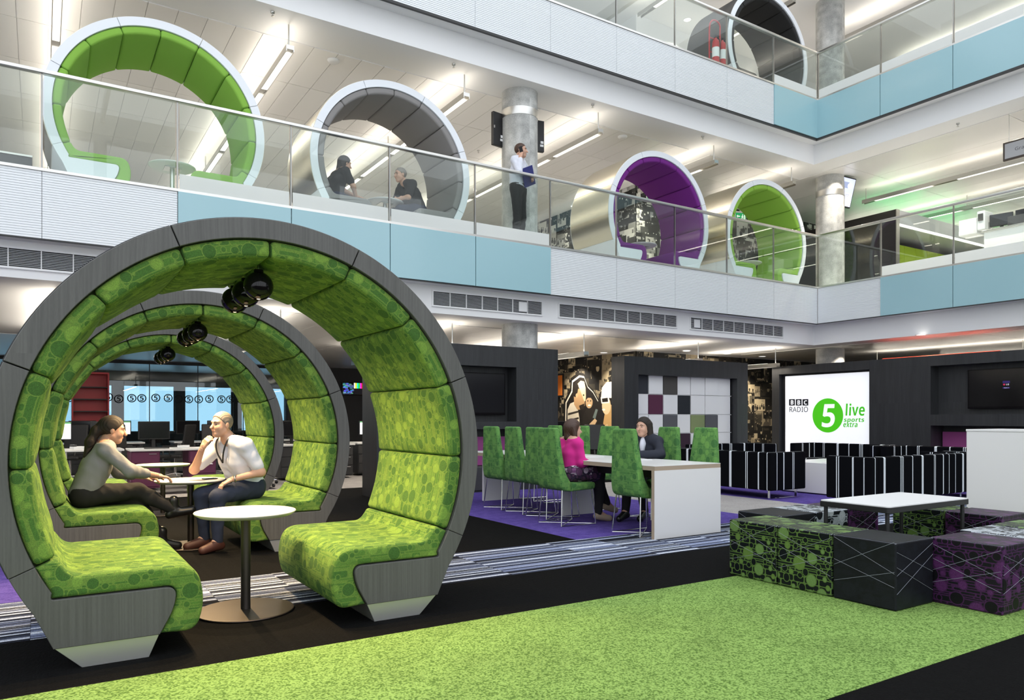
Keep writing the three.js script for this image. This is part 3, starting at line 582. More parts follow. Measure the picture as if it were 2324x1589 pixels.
// ---------- cube stools ----------
const cubeGeo = metre(new RoundedBoxGeometry(0.462, 0.452, 0.462, 3, 0.014).translate(0, 0.228, 0));
const cubeSeam = (() => { const y = 0.448, k = 0.225; return [bar([-k, y, -k], [k, y, -k], 0.003, 5), bar([-k, y, k], [k, y, k], 0.003, 5), bar([-k, y, -k], [-k, y, k], 0.003, 5), bar([k, y, -k], [k, y, k], 0.003, 5)]; })();
function stitch(seed) {       // long crossing threads on the upright faces
  const r = rng(seed), l = [], d = 0.2315, pts = [[0.08, 0.26], [0.2, 0.38]];
  for (const f of [0, 1, 2, 3]) for (const [a, b] of pts) { const y0 = a + 0.08 * r(), y1 = b + 0.08 * r(); const q = f < 2 ? [[-d, y0, -0.22], [-d, y1, 0.22]] : [[-0.22, y0, d], [0.22, y1, d]]; if (f % 2) { const t = q[0][1]; q[0][1] = q[1][1]; q[1][1] = t; } l.push(bar(q[0], q[1], 0.0011, 4)); }
  return l;
}
const stitchGeo = [join(stitch(1)), join(stitch(2))];
function cube(x, z, m, label, i) {
  const t = thing('cube_stool', label, 'stool', [x, 0, z], 0, 'cube stools around the low table');
  const b = obj('body', cubeGeo, m, t); obj('piping', cubeSeam, M.thread, t); obj('stitching', stitchGeo[i % 2], M.thread, t);
  return b;
}
const q = 0.235;
[[4.75 + q, -2.75 - q, M.cubeNavy, 'plain dark navy cube stool at the corner of the green carpet'], [4.75 + q, -3.22 - q, M.cubeGreen, 'green pebble patterned cube stool beside the plain navy one'],
 [4.75 + q, -3.69 - q, M.cubeGreen, 'green pebble patterned cube stool at the end of the row by the white table'], [5.225 + q, -2.32 - q, M.cubePurple, 'purple pebble patterned cube stool on the green carpet'],
 [5.74 + q, -2.38 - q, M.cubeWhite, 'white pebble patterned cube stool behind the front purple one'], [6.25 + q, -2.4 - q, M.cubeGreen, 'green pebble patterned cube stool at the end behind the white one'],
 [5.25 + q, -4.5 + q, M.cubeNavy, 'plain navy cube stool behind the green ones'], [5.73 + q, -4.5 + q, M.cubeWhite, 'white pebble patterned cube stool behind the low table'],
 [6.21 + q, -4.5 + q, M.cubePurple, 'dark purple cube stool behind the low table'], [6.8 + q, -3.98 + q, M.cubeGreen, 'green patterned cube stool behind the low table legs'], [6.8 + q, -3.5 + q, M.cubePurple, 'purple cube stool before the tall white counter']].forEach(([x, z, m, l], i) => cube(x, z, m, l, i));

// ---------- low black-framed table ----------
{ const t = thing('low_table', 'low table with white top and black metal frame', 'table', [5.47, 0, -3.83]), W = 1.2, D = 0.61, H = 0.6;
  obj('tabletop', metre(extrude(rounded([[0.006, 0.006], [W - 0.006, 0.006], [W - 0.006, D - 0.006], [0.006, D - 0.006]], [0.03, 0.03, 0.03, 0.03]), 0.012).rotateX(Math.PI / 2).translate(0, H, 0)), M.white, t);
  obj('edge_frame', extrude(rounded([[0, 0], [W, 0], [W, D], [0, D]], [0.03, 0.03, 0.03, 0.03]), 0.045, 0.003, 1).rotateX(Math.PI / 2).translate(0, H - 0.008, 0), M.black, t);
  for (const x of [0.04, W - 0.04]) for (const z of [0.04, D - 0.04]) obj('leg', cyl(0.016, 0.016, H - 0.05, x, 0, z, 16), M.black, t);
}
// ---------- tall white counter ----------
{ const t = thing('white_counter', 'tall plain white counter behind the purple cube stool', 'counter', [7.6, 0, -3.7]);
  obj('body', rbox(0, 0.62, 0.04, 1.15, 0, 2.3, 0.004, 1), M.laminate, t); obj('worktop', rbox(-0.004, 0.66, 1.151, 1.172, -0.004, 2.304, 0.003, 1), M.laminate, t); obj('plinth', box(0.03, 0.6, 0, 0.0395, 0.03, 2.27), M.darkMetal, t); }

// ---------- striped sofas ----------
function sofa(name, W, D, pos, turn, label, n = 2, H = 0.74) {          // outer back at z = 0 facing +z, sitter looks to -z
  const t = thing(name, label, name === 'armchair' ? 'armchair' : 'sofa', pos, turn, 'black sofas with white stripes'), a = 0.13;
  obj('backrest', rbox(a, W - a, 0.14, H, -0.16, 0, 0.022, 3), M.sofa, t);
  obj('armrest', rbox(0, a, 0.14, H, -D, 0, 0.022, 3), M.sofa, t); obj('armrest', rbox(W - a, W, 0.14, H, -D, 0, 0.022, 3), M.sofa, t);
  obj('seat_base', rbox(a, W - a, 0.14, 0.29, -D + 0.01, -0.16, 0.01, 2), M.sofa, t);
  const s = (W - 2 * a) / n; for (let i = 0; i < n; i++) obj('seat_cushion', rbox(a + i * s + 0.004, a + (i + 1) * s - 0.004, 0.291, 0.43, -D, -0.161, 0.03, 3), M.sofa, t);
  for (const x of [0.1, W - 0.14]) obj('leg_frame', [box(x, x + 0.04, 0, 0.139, -0.1, -0.09), box(x, x + 0.04, 0, 0.139, -D + 0.09, -D + 0.1), box(x, x + 0.04, 0, 0.01, -D + 0.1, -0.1)], M.chrome, t);
  return t;
}
const PI = Math.PI;
sofa('striped_sofa', 2.05, 0.85, [9.6, 0, -9.6], -PI / 2, 'striped sofa with its back to the long white table');
sofa('striped_sofa', 2.6, 0.72, [9.55, 0, -5.85], 0, 'striped sofa with its back to the cube stools', 3);
sofa('striped_sofa', 1.9, 0.8, [13.1, 0, -10.95], PI, 'striped sofa against the wall of coloured boxes');
sofa('striped_sofa', 1.95, 0.8, [14.5, 0, -8.35], PI / 2, 'striped sofa under the left part of the radio sign');
sofa('striped_sofa', 1.95, 0.8, [14.5, 0, -6.3], PI / 2, 'striped sofa under the right part of the radio sign');
sofa('armchair', 0.9, 0.8, [14.1, 0, -5.25], PI / 2, 'striped armchair before the pink bench niche', 1, 0.7);
sofa('armchair', 0.8, 0.8, [12.3, 0, -5.87], 0.05, 'striped armchair beside the long sofa, near the tall counter', 1, 0.72);
{ const t = thing('block_table', 'white block coffee table between the striped sofas', 'table', [10.95, 0, -8.45]); obj('body', rbox(0, 1.25, 0.02, 0.53, 0, 1.2, 0.006, 1), M.laminate, t); obj('plinth', box(0.03, 1.22, 0, 0.0195, 0.03, 1.17), M.darkMetal, t);
  for (const [x, z, a] of [[11.2, -7.6, 0.3], [11.7, -7.5, -0.2]]) { const m = tag(obj('magazine', rbox(-0.15, 0.15, 0, 0.01, -0.11, 0.11, 0.002, 1), x < 11.5 ? M.white : M.charcoal), x < 11.5 ? 'white magazine on the block coffee table' : 'dark magazine on the block coffee table', 'magazine'); m.position.set(x, 0.531, z); m.rotation.y = a; } }

// ---------- dark timber screen walls ----------
const WH = 2.54;
// a wall with rectangular niches; local x along the wall, y up, front at z = 0 and body behind it
function nicheWall(L, holes, deep) {
  const xs = [...new Set([0, L, ...holes.flatMap((h) => [h[0], h[1]])])].sort((a, b) => a - b), parts = [];
  for (let i = 0; i < xs.length - 1; i++) {
    const m = (xs[i] + xs[i + 1]) / 2; let y = 0;
    for (const h of holes.filter((k) => k[0] < m && k[1] > m).sort((a, b) => a[2] - b[2])) { if (h[2] > y) parts.push(box(xs[i], xs[i + 1], y, h[2], -deep, 0)); parts.push(box(xs[i], xs[i + 1], h[2], h[3], -deep, -(h[4] ?? deep * 0.6))); y = h[3]; }
    if (y < WH) parts.push(box(xs[i], xs[i + 1], y, WH, -deep, 0));
  }
  return parts;
}
const groove = (t, l) => l.forEach(([x0, x1, y0, y1]) => obj('panel_joint', box(x0 - 0.0015, x1 + 0.0015, y0 - 0.0015, y1 + 0.0015, -0.001, 0.0012), M.black, t));
function television(label, pos, turn, W, H, mat) {
  const t = thing('television', label, 'television', pos, turn);
  obj('bezel', [rbox(0, W, 0, H, -0.05, 0, 0.006, 2)], M.blackGloss, t);
  const s = obj('screen', new THREE.PlaneGeometry(W - 0.05, H - 0.06).translate(W / 2, H / 2 + 0.008, 0.0012), mat ?? M.screenOff, t);
  obj('bracket', box(W * 0.35, W * 0.65, H * 0.3, H * 0.7, -0.09, -0.0505), M.darkMetal, t);
  return s;
}
{ const z = -11.06, x0 = 4.5, x1 = 8.05, L = x1 - x0, nx = xAt(1172, z) - x0, hT = hAt(1172, 834, x0 + nx, z), hB = hAt(1172, 957, x0 + nx, z);
  const t = thing('screen_wall', 'dark grey timber wall unit with television niche left of the mural', 'wall unit', [x0, 0, z]);
  obj('body', nicheWall(L, [[0.35, nx, hB, hT, 0.3], [0.35, nx, 0.02, hB - 0.13, 0.35]], 0.62), M.woodDark, t);
  const jx = xAt(1233, z) - x0; groove(t, [[jx, jx, 0, WH], [nx + 0.01, jx, hT, hT]]);
  obj('bench_back', box(0.36, nx - 0.01, 0.45, 0.95, -0.345, -0.25), M.magenta, t); obj('bench_seat', rbox(0.36, nx - 0.01, 0.02, 0.44, -0.349, -0.01, 0.02), M.charcoal, t);
  const tx = xAt(1147, z - 0.2), W = 1.15; television('black television in the niche beside the front booth', [tx - W, hAt(1147, 942, tx, z - 0.2), z - 0.2], 0, W, hAt(1147, 848, tx, z - 0.2) - hAt(1147, 942, tx, z - 0.2));
}
{ const z = -11.4, x0 = xAt(1417, z), x1 = xAt(1697, z), L = x1 - x0, a = xAt(1449, z) - x0, b = xAt(1673, z) - x0, top = hAt(1449, 850, x0 + a, z);
  const t = thing('box_wall', 'dark timber wall unit framing a grid of coloured storage boxes', 'wall unit', [x0, 0, z]);
  obj('body', nicheWall(L, [[a, b, 0.35, top, 0.33]], 0.4), M.woodDark, t);
  
  const zc = -0.16, xe = [1448, 1471.5, 1504, 1536.5, 1567, 1599, 1628, 1657.5].map((p) => xAt(p, z + zc) - x0), ye = [855.5, 897.5, 941.5, 983.5, 1022].map((p) => hAt(1560, p, xAt(1560, z + zc), z + zc));
  const w = M.white, g = M.charcoal, tone = { w, k: std({ color: lin(0.025, 0.028, 0.035) }), t: std({ color: lin(0.065, 0.06, 0.055) }), m: std({ color: lin(0.09, 0.018, 0.05) }), n: std({ color: lin(0.012, 0.015, 0.02) }), g: std({ color: lin(0.095, 0.095, 0.105) }), o: std({ color: lin(0.22, 0.27, 0.12) }), y: std({ color: lin(0.5, 0.55, 0.04) }), d: std({ color: lin(0.035, 0.013, 0.03) }) };
  ['kwtwwww', 'wmwnwww', 'wwgwogw', 'wwydwww'].forEach((row, j) => [...row].forEach((c, i) => { const x = xe[i] + (i ? 0.006 : -0.1); obj('storage_box', rbox(x, xe[i + 1] - 0.006, ye[j + 1] + 0.012, ye[j] - 0.004, -0.325, zc + 0.012 * ((i * 7 + j * 3) % 3), 0.004, 1), tone[c], t); }));
  for (let j = 1; j < 5; j++) obj('shelf', box(a + 0.001, b - 0.001, ye[j] - 0.002, ye[j] + 0.01, -0.329, zc - 0.01), M.white, t);
}
{ const X = 15.23, z0 = zAt(1752, X), z1 = -3.6, L = z1 - z0, u = (px) => zAt(px, X) - z0;
  const sx0 = u(1768), sx1 = u(1973), sT = hAt(1973, 838, X, zAt(1973, X)), nx = u(2112), nT = hAt(2112, 831, X, zAt(2112, X)), nB = hAt(2112, 941, X, zAt(2112, X)), bT = hAt(2112, 966, X, zAt(2112, X));
  const t = thing('sign_wall', 'long dark timber wall unit holding the lit radio sign and a television niche', 'wall unit', [X, 0, z0], -Math.PI / 2);
  obj('body', nicheWall(L, [[sx0, sx1, 0.25, sT, 0.16], [nx, L - 0.4, nB, nT, 0.3], [nx, L - 0.4, 0.02, bT, 0.5]], 0.7), M.woodDark, t);
  const e = u(1973) + 0.004; groove(t, [[e, e, 0, WH], [e, nx, sT, sT], [0.05, e, sT + 0.14, sT + 0.14], [u(2265), u(2265), nT, WH], [u(2265), u(2265), bT, nB]]);
  obj('bench_back', box(nx + 0.02, L - 0.42, 0.45, 1.0, -0.49, -0.42), M.magenta, t); obj('bench_seat', rbox(nx + 0.02, L - 0.42, 0.02, 0.44, -0.495, -0.03, 0.02), M.magenta, t);
  // sign
  const Xs = X + 0.1, za = zAt(1782, Xs), zb = zAt(1973, Xs), w = zb - za, yT = hAt(1782, 854, Xs, za), yB = 0.3, h = yT - yB, [c, g] = canvas(1024, Math.round(1024 * h / w)), K = 1024 / w;
  const X_ = (px) => (zAt(px, Xs) - za) * K, Y_ = (px, py) => (yT - hAt(px, py, Xs, zAt(px, Xs))) * K;
  g.fillStyle = '#eef0f4'; g.fillRect(0, 0, 1024, c.height);
  const fit = (s, font, px0, px1, pyTop, pyBase, color, skew = 0) => { g.save(); g.font = font; const m = g.measureText(s), asc = m.actualBoundingBoxAscent; g.translate(X_(px0), Y_(px0, pyBase)); g.transform((X_(px1) - X_(px0)) / m.width, 0, skew, (Y_(px0, pyBase) - Y_(px0, pyTop)) / asc, 0, 0); g.fillStyle = color; g.fillText(s, 0, 0); g.restore(); };
  for (const [k, s] of [...'BBC'].entries()) { const p0 = 1790.5 + k * 15.3, p1 = p0 + 13.2; g.fillStyle = '#0c0e16'; g.fillRect(X_(p0), Y_(p0, 906), X_(p1) - X_(p0), Y_(p0, 920.5) - Y_(p0, 906)); fit(s, 'bold 100px sans-serif', p0 + 2.6, p1 - 2.4, 908.3, 918.2, '#f4f6fa'); }
  fit('RADIO', '100px sans-serif', 1790, 1834.5, 923.5, 935.3, '#0c0e16');
  g.fillStyle = '#45b81c'; g.beginPath(); g.ellipse((X_(1844) + X_(1914)) / 2, Y_(1879, 943), (X_(1914) - X_(1844)) / 2, (Y_(1879, 982) - Y_(1879, 904)) / 2, 0, 0, 7); g.fill();
  fit('5', 'bold 300px sans-serif', 1862, 1896, 917, 969, '#f2f4f8', -0.1);
  fit('live', 'bold 100px sans-serif', 1917, 1964, 916, 943.5, '#3fb41c', -0.1); fit('sports', 'bold 100px sans-serif', 1914.5, 1962, 948.5, 957.5, '#3fb41c', -0.1); fit('extra', 'bold 100px sans-serif', 1913, 1947, 958.5, 969.5, '#3fb41c', -0.1);
  const sg = thing('radio_sign', 'white wall sign reading BBC RADIO 5 live sports extra in black and green', 'sign', [Xs, yB, za], -Math.PI / 2);
  obj('sign_board', rbox(0, w, 0, h, -0.04, 0, 0.004, 1), M.white, sg);
  const tx = new THREE.CanvasTexture(c); tx.colorSpace = THREE.SRGBColorSpace; tx.magFilter = THREE.LinearFilter;
  obj('sign_print', new THREE.PlaneGeometry(w - 0.012, h - 0.012).translate(w / 2, h / 2, 0.0015), std({ map: tx, emissiveMap: tx, emissive: lin(1, 1, 1), emissiveIntensity: 0.45, roughness: 0.25 }), sg);
  // television in the niche
  const Xt = X + 0.2, ta = zAt(2196, Xt), tb = ta + 1.5, ty = hAt(2196, 928, Xt, ta), th = hAt(2196, 840, Xt, ta) - ty;
  const [c2, g2] = canvas(512, 288); g2.fillStyle = '#0d0c0d'; g2.fillRect(0, 0, 512, 288); g2.fillStyle = '#2a2056'; g2.fillRect(214, 90, 44, 18); g2.fillRect(214, 138, 44, 12); g2.fillStyle = '#b0264a'; g2.beginPath(); g2.arc(223, 118, 7, 0, 7); g2.fill(); g2.fillStyle = '#c8c8d4'; g2.font = 'bold 16px sans-serif'; g2.fillText('LG', 234, 124); g2.font = '9px sans-serif'; g2.fillText('Radio 5', 222, 147);
  const t2 = new THREE.CanvasTexture(c2); t2.colorSpace = THREE.SRGBColorSpace; t2.magFilter = THREE.LinearFilter;
  television('black television in the niche right of the radio sign', [Xt, ty, ta], -Math.PI / 2, tb - ta, th, new THREE.MeshPhysicalMaterial({ map: t2, roughness: 0.12, emissiveMap: t2, emissive: lin(1, 1, 1), emissiveIntensity: 0.5 }));
}
// ---------- cut-out portrait mural beside the dark screen wall ----------
{ const X = 12.735, za = -18.6, zb = -14.3, w = zb - za, h = 2.5, [c, g] = canvas(1024, Math.round(1024 * h / w)), H = c.height;
  g.clearRect(0, 0, 1024, H);
  // three generic bystanders in high contrast sepia, ringed by a white and a black band
  const U = (px) => (zAt(px, X) - za) / w * 1024, W2 = (py, px = 1330) => H - (hAt(px, py, X, zAt(px, X)) - 0.2) / h * H;
  const P = (pts) => { g.beginPath(); pts.forEach(([x, y], i) => i ? g.lineTo(U(x), W2(y, x)) : g.moveTo(U(x), W2(y, x))); g.closePath(); };
  const outline = [[1284, 1010], [1286, 915], [1299, 890], [1300, 868], [1316, 856], [1326, 858], [1334, 880], [1346, 892], [1357, 912], [1362, 890], [1374, 878], [1388, 868], [1392, 1010]];
  const grow = (k) => outline.map(([x, y]) => [1338 + (x - 1338) * k, 940 + (y - 940) * k]);
  g.fillStyle = '#15120e'; P(grow(1.13)); g.fill(); g.fillStyle = '#eee6d2'; P(grow(1.05)); g.fill(); g.fillStyle = '#191410'; P(outline); g.fill();
  const E = (x, y, rx, ry, col, rot = 0) => { g.fillStyle = col; g.beginPath(); g.ellipse(U(x), W2(y, x), Math.abs(U(x + rx) - U(x)), Math.abs(W2(y + ry, x) - W2(y, x)), rot, 0, 7); g.fill(); };
  const F = (col, pts) => { g.fillStyle = col; P(pts); g.fill(); };
  // man in profile, striped top
  F('#e4dac4', [[1287, 1010], [1288, 930], [1294, 916], [1303, 912], [1311, 925], [1315, 950], [1318, 1010]]); for (let i = 0; i < 5; i++) F('#3a342c', [[1289, 938 + i * 15], [1313, 932 + i * 15], [1314, 936 + i * 15], [1289, 943 + i * 15]]);
  F('#b9946a', [[1303, 918], [1302, 890], [1310, 882], [1323, 884], [1328, 896], [1330, 908], [1327, 911], [1327, 921], [1319, 930], [1310, 930]]); F('#e6cca2', [[1316, 884], [1325, 868], [1329, 880], [1330, 908], [1326, 912], [1322, 900]]); F('#e6cca2', [[1310, 872], [1318, 864], [1326, 866], [1329, 882], [1318, 888]]); F('#1e1813', [[1300, 898], [1301, 876], [1309, 867], [1313, 876], [1311, 890], [1306, 902]]); F('#2a2119', [[1314, 921], [1326, 916], [1326, 928], [1317, 931]]); E(1324.5, 897, 1.6, 2, '#1e1813'); E(1309, 898, 2.6, 5, '#caa57a');
  // man facing out, dark top
  E(1337, 913, 8, 14, '#c8a67c'); F('#1a1410', [[1329, 909], [1330, 898], [1337, 893], [1344, 898], [1345, 909], [1341, 903], [1334, 903]]); E(1334, 910, 1.4, 1.6, '#1a1410'); E(1340.5, 910, 1.4, 1.6, '#1a1410'); E(1337.5, 920, 3.6, 2, '#f2ead8'); F('#221d18', [[1320, 1010], [1322, 945], [1331, 928], [1345, 928], [1354, 942], [1357, 1010]]);
  F('#d6b68c', [[1330, 982], [1338, 962], [1350, 950], [1355, 955], [1348, 968], [1338, 990]]); F('#6b7a76', [[1345, 948], [1352, 928], [1357, 930], [1351, 951]]);
  // person with pale cap, dark glasses and long hair
  F('#c79f66', [[1372, 1010], [1369, 960], [1374, 930], [1386, 918], [1395, 925], [1396, 1010]]); E(1376, 921, 10, 20, '#e2c69c'); F('#f1eadb', [[1364, 902], [1366, 880], [1376, 868], [1390, 866], [1396, 880], [1396, 904]]); F('#f3eee2', [[1363, 902], [1382, 900], [1383, 915], [1365, 916]]); F('#15110d', [[1366, 905], [1379, 903], [1380, 912], [1367, 913]]); E(1370, 930, 3.6, 2.4, '#f6efe0'); F('#d9bd92', [[1356, 1000], [1364, 975], [1378, 962], [1382, 970], [1372, 1000]]);
  const tx = new THREE.CanvasTexture(c); tx.colorSpace = THREE.SRGBColorSpace; tx.magFilter = THREE.LinearFilter;
  const m = obj('mural_portrait', new THREE.PlaneGeometry(w, h).rotateY(-Math.PI / 2).translate(X, 0.2 + h / 2, (za + zb) / 2), std({ map: tx, alphaTest: 0.5, roughness: 0.6 }), core);
  m.userData.label = 'sepia cut-out print of three bystanders ringed in white';
}
// ---------- first gallery: screens, signs, room, printers ----------
{ const [cx, cz] = COL1;                                                     // two screens strapped to the banded column, seen from behind
  for (const [px, dx, turn, w, l] of [[1120, 0, 0.16, 0.62, 'black screen back left of the banded column, white labels on it'], [1222, 0, -0.16, 0.36, 'black screen back right of the banded column']]) {
    const z = cz - 0.05, x = xAt(px, z), yb = hAt(px, px < 1200 ? 327 : 334, x, z), yt = hAt(px, px < 1200 ? 251 : 262, x, z), t = thing('column_screen', l, 'screen', [x, yb, z - (px < 1200 ? 0.0 : 0.2)], turn, 'screens on the banded column'), h = yt - yb;
    const W = px < 1200 ? 0.4 : 0.25;
    obj('casing', rbox(0, W, 0, h, -0.07, 0, 0.01), M.black, t);
    for (const [a, b, c, d] of [[0.17, 0.25, 0.26, 0.34], [0.16, 0.3, 0.16, 0.23]]) obj('label_sticker', box(a, Math.min(b, W - 0.02), c * h, d * h, 0.001, 0.003), M.white, t);
    obj('latch', box(0.01, 0.03, h * 0.5, h * 0.58, 0.001, 0.008), M.steel, t);
  } }
{ const [cx, cz] = COL2, x = xAt(1921, cz + 0.3), z = cz + 0.3, y = hAt(1921, 436, x, z);
  const t = thing('column_screen', 'bright tilted screen on the right of the corner column', 'screen', [x, y, z], -0.35);
  const [c, g] = canvas(256, 416); g.fillStyle = '#cfd6ee'; g.fillRect(0, 0, 256, 416); g.fillStyle = '#e9edf8'; g.fillRect(20, 220, 216, 170); g.fillStyle = '#9aa6c8'; g.fillRect(30, 60, 120, 90); g.fillStyle = '#eef2ff'; g.beginPath(); g.arc(170, 110, 46, 0, 7); g.fill(); g.fillStyle = '#7c86a6'; for (let i = 0; i < 6; i++) g.fillRect(36, 240 + i * 22, 150 - i * 14, 6);
  const tx = new THREE.CanvasTexture(c); tx.colorSpace = THREE.SRGBColorSpace; tx.magFilter = THREE.LinearFilter;
  const p = obj('casing', rbox(-0.2, 0.2, -0.36, 0.36, -0.07, 0, 0.012), M.darkMetal, t); const s = obj('screen', new THREE.PlaneGeometry(0.36, 0.66).translate(0, 0, 0.002), std({ map: tx, emissiveMap: tx, emissive: lin(1, 1, 1), emissiveIntensity: 0.5, roughness: 0.2 }), t);
  p.rotation.z = s.rotation.z = -0.14; p.rotation.x = s.rotation.x = 0.16;
  obj('bracket', [bar([-0.02, 0, -0.07], [-0.32, 0, -0.2], 0.02)], M.steel, t); }
function exitSign(px, py, z, label) {
  const x = xAt(px, z), y = hAt(px, py, x, z), [c, g] = canvas(256, 128); g.fillStyle = '#1f9b5a'; g.fillRect(0, 0, 256, 128); g.fillStyle = '#f4fff6';
  g.beginPath(); g.moveTo(24, 64); g.lineTo(60, 34); g.lineTo(60, 54); g.lineTo(112, 54); g.lineTo(112, 74); g.lineTo(60, 74); g.lineTo(60, 94); g.fill(); g.beginPath(); g.arc(176, 34, 11, 0, 7); g.fill(); g.lineWidth = 13; g.strokeStyle = '#f4fff6'; g.beginPath(); g.moveTo(174, 48); g.lineTo(164, 78); g.lineTo(146, 108); g.moveTo(164, 78); g.lineTo(190, 92); g.lineTo(186, 116); g.moveTo(172, 56); g.lineTo(146, 68); g.moveTo(174, 54); g.lineTo(198, 72); g.stroke(); g.fillRect(214, 20, 26, 96);
  const tx = new THREE.CanvasTexture(c); tx.colorSpace = THREE.SRGBColorSpace; tx.magFilter = THREE.LinearFilter;
  const t = thing('exit_sign', label, 'sign', [x, y, z], -0.35, 'green exit signs of the first gallery');
  obj('sign_box', rbox(-0.16, 0.16, -0.1, 0.1, -0.04, 0, 0.006, 1), M.white, t); obj('sign_print', new THREE.PlaneGeometry(0.3, 0.18).translate(0, 0, 0.0015), std({ map: tx, emissiveMap: tx, emissive: lin(1, 1, 1), emissiveIntensity: 0.35 }), t);
  obj('top_rail', box(-0.17, 0.17, 0.101, 0.13, -0.045, 0.005), M.white, t); for (const k of [-0.12, 0.12]) obj('hanger', bar([k, 0.13, -0.02], [k, C1 - 0.015 - y, -0.02], 0.006), M.steel, t);
}
exitSign(1482, 446, -13.1, 'green exit sign with arrow seen through the purple booth'); exitSign(1681, 491, -13.4, 'green exit sign with arrow seen through the lime booth');
{ const X = 15.95, z = zAt(2276, X), y = hAt(2276, 346, X, z), [c, g] = canvas(512, 192); g.fillStyle = '#a6a6a8'; g.fillRect(0, 0, 512, 192); g.fillStyle = '#4c4c50'; g.font = '58px sans-serif'; g.fillText('Graphics', 96, 116);
  const tx = new THREE.CanvasTexture(c); tx.colorSpace = THREE.SRGBColorSpace; tx.magFilter = THREE.LinearFilter;
  const t = thing('hanging_sign', 'hanging grey sign reading Graphics in a dark frame', 'sign', [X, y, z], -Math.PI / 2), W = 1.0, H = 0.36;
  obj('frame', rbox(0, W, -H / 2, H / 2, -0.05, 0, 0.004, 1), std({ color: lin(0.05, 0.035, 0.025), roughness: 0.5 }), t); obj('sign_face', new THREE.PlaneGeometry(W - 0.07, H - 0.07).translate(W / 2, 0, 0.0015), std({ map: tx, roughness: 0.5 }), t);
  for (const k of [0.1, W - 0.1]) obj('hanger', bar([k, H / 2, -0.025], [k, C1 - y, -0.025], 0.005), M.steel, t); }
// dark meeting room with lime panels
{ const x0 = 18.3, z0 = -10.6, x1 = 26, H = 2.3, t = thing('meeting_room', 'dark glossy room box with light strip and lime panels on the first gallery', 'room', [x0, F1, z0]), L = x1 - x0;
  const dark = std({ color: lin(0.018, 0.017, 0.016), roughness: 0.3 });
  obj('side_wall', box(0, 0.12, 0, H, -3.0, 0), dark, t); obj('corner_trim', box(-0.01, 0.13, 0, H, 0.001, 0.02), M.steel, t);
  obj('roof_slab', [box(0.121, L, H - 0.14, H, -2.999, 0)], M.plasterCool, t); obj('fascia_strip', box(0.131, L, H - 0.34, H - 0.141, -0.06, 0), M.plasterCool, t);
  obj('light_strip', box(0.131, 5.4, H - 0.39, H - 0.341, -0.05, -0.01), M.lampGlow, t);
  obj('back_wall', box(0.121, L, 0, H - 0.141, -2.999, -2.9), dark, t);
  for (let i = 0; i < 9; i++) obj('wall_panel', rbox(0.8 + i * 0.6, 0.8 + (i + 1) * 0.6 - 0.008, 0.02, H - 0.36, -1.3, -1.26, 0.004, 1), i > 1 && i < 7 ? M.lime : dark, t);
  areaLight(x0 + 2.8, F1 + H - 0.4, z0 - 0.06, 5, 0.05, false, 10);
  const u = obj('green_light', box(0.4, 5.2, H + 0.001, H + 0.03, -1.0, -0.9), std({ color: lin(0.1, 0.6, 0.2), emissive: lin(0.05, 0.8, 0.25), emissiveIntensity: 1 }), t);
  areaLight(x0 + 2.8, F1 + H + 0.035, z0 - 0.95, 4.8, 0.1, true, 5, new THREE.Color().setRGB(0.05, 0.9, 0.25));
}
function monitor(name, label, pos, turn, W = 0.5, mat, group, stand = 0.14) {
  const t = thing(name, label, 'monitor', pos, turn, group), H = W * 0.6;
  obj('casing', rbox(-W / 2, W / 2, stand, stand + H, -0.045, 0, 0.008), M.black, t); obj('screen', new THREE.PlaneGeometry(W - 0.03, H - 0.03).translate(0, stand + H / 2, 0.0015), mat ?? M.screenOff, t);
  obj('stand', [box(-0.03, 0.03, 0.01, stand + 0.08, -0.075, -0.046), rbox(-0.12, 0.12, 0, 0.012, -0.16, 0.05, 0.004, 1)], M.black, t);
  return t;
}
{ const X = 16.6, c = thing('office_counter', 'grey counter with curved edge carrying printer and monitors', 'counter', [X, F1, -7.8]);     // along the cross gallery
  obj('worktop', rbox(0, 0.8, 0.88, 0.92, 0, 4.2, 0.012), M.steel, c); obj('front', box(0.04, 0.08, 0.01, 0.879, 0.05, 4.15), M.white, c); obj('end_panel', box(0.081, 0.76, 0.01, 0.879, 0.05, 0.09), M.white, c); obj('end_panel', box(0.081, 0.76, 0.01, 0.879, 4.11, 4.15), M.white, c);
  obj('screen_panel', rbox(0.02, 0.05, 0.921, 1.1, 0.5, 4.15, 0.01), M.charcoal, c);
  const zp = zAt(2215, X + 0.35), t = thing('printer', 'white office printer on the counter of the cross gallery', 'printer', [X + 0.35, F1 + 0.921, zp], -Math.PI / 2);
  obj('body', rbox(-0.26, 0.1, 0, 0.34, -0.2, 0.2, 0.02), M.white, t); obj('paper_tray', rbox(-0.24, 0.08, -0.0, 0.09, 0.201, 0.24, 0.01), M.white, t); obj('scanner_unit', rbox(0.101, 0.26, 0.06, 0.46, -0.18, 0.18, 0.02), M.plasterCool, t); obj('control_panel', rbox(0.13, 0.23, 0.25, 0.4, 0.181, 0.2, 0.005, 1), M.charcoal, t);
  for (const [i, px] of [2272, 2330].entries()) monitor('desk_monitor', ['black monitor beside the printer on the cross gallery', 'second black monitor beyond the printer on the cross gallery'][i], [X + 0.3, F1 + 0.921, zAt(px, X + 0.3)], -Math.PI / 2 + 0.2 * (1 - i), 0.42, undefined, 'monitors on the cross gallery counter', 0.1);
}
{ const t = thing('low_cabinet', 'dark low cabinet edge behind the balustrade beside the felt green booth', 'cabinet', [-2.5, F1, -12.2]); obj('body', rbox(0, 2.4, 0.03, 0.6, -0.5, 0, 0.01), M.charcoal, t); obj('cabinet_top', rbox(-0.01, 2.41, 0.601, 0.63, -0.51, 0.01, 0.004, 1), M.steel, t); obj('plinth', box(0.03, 2.37, 0, 0.0295, -0.47, -0.03), M.black, t); }
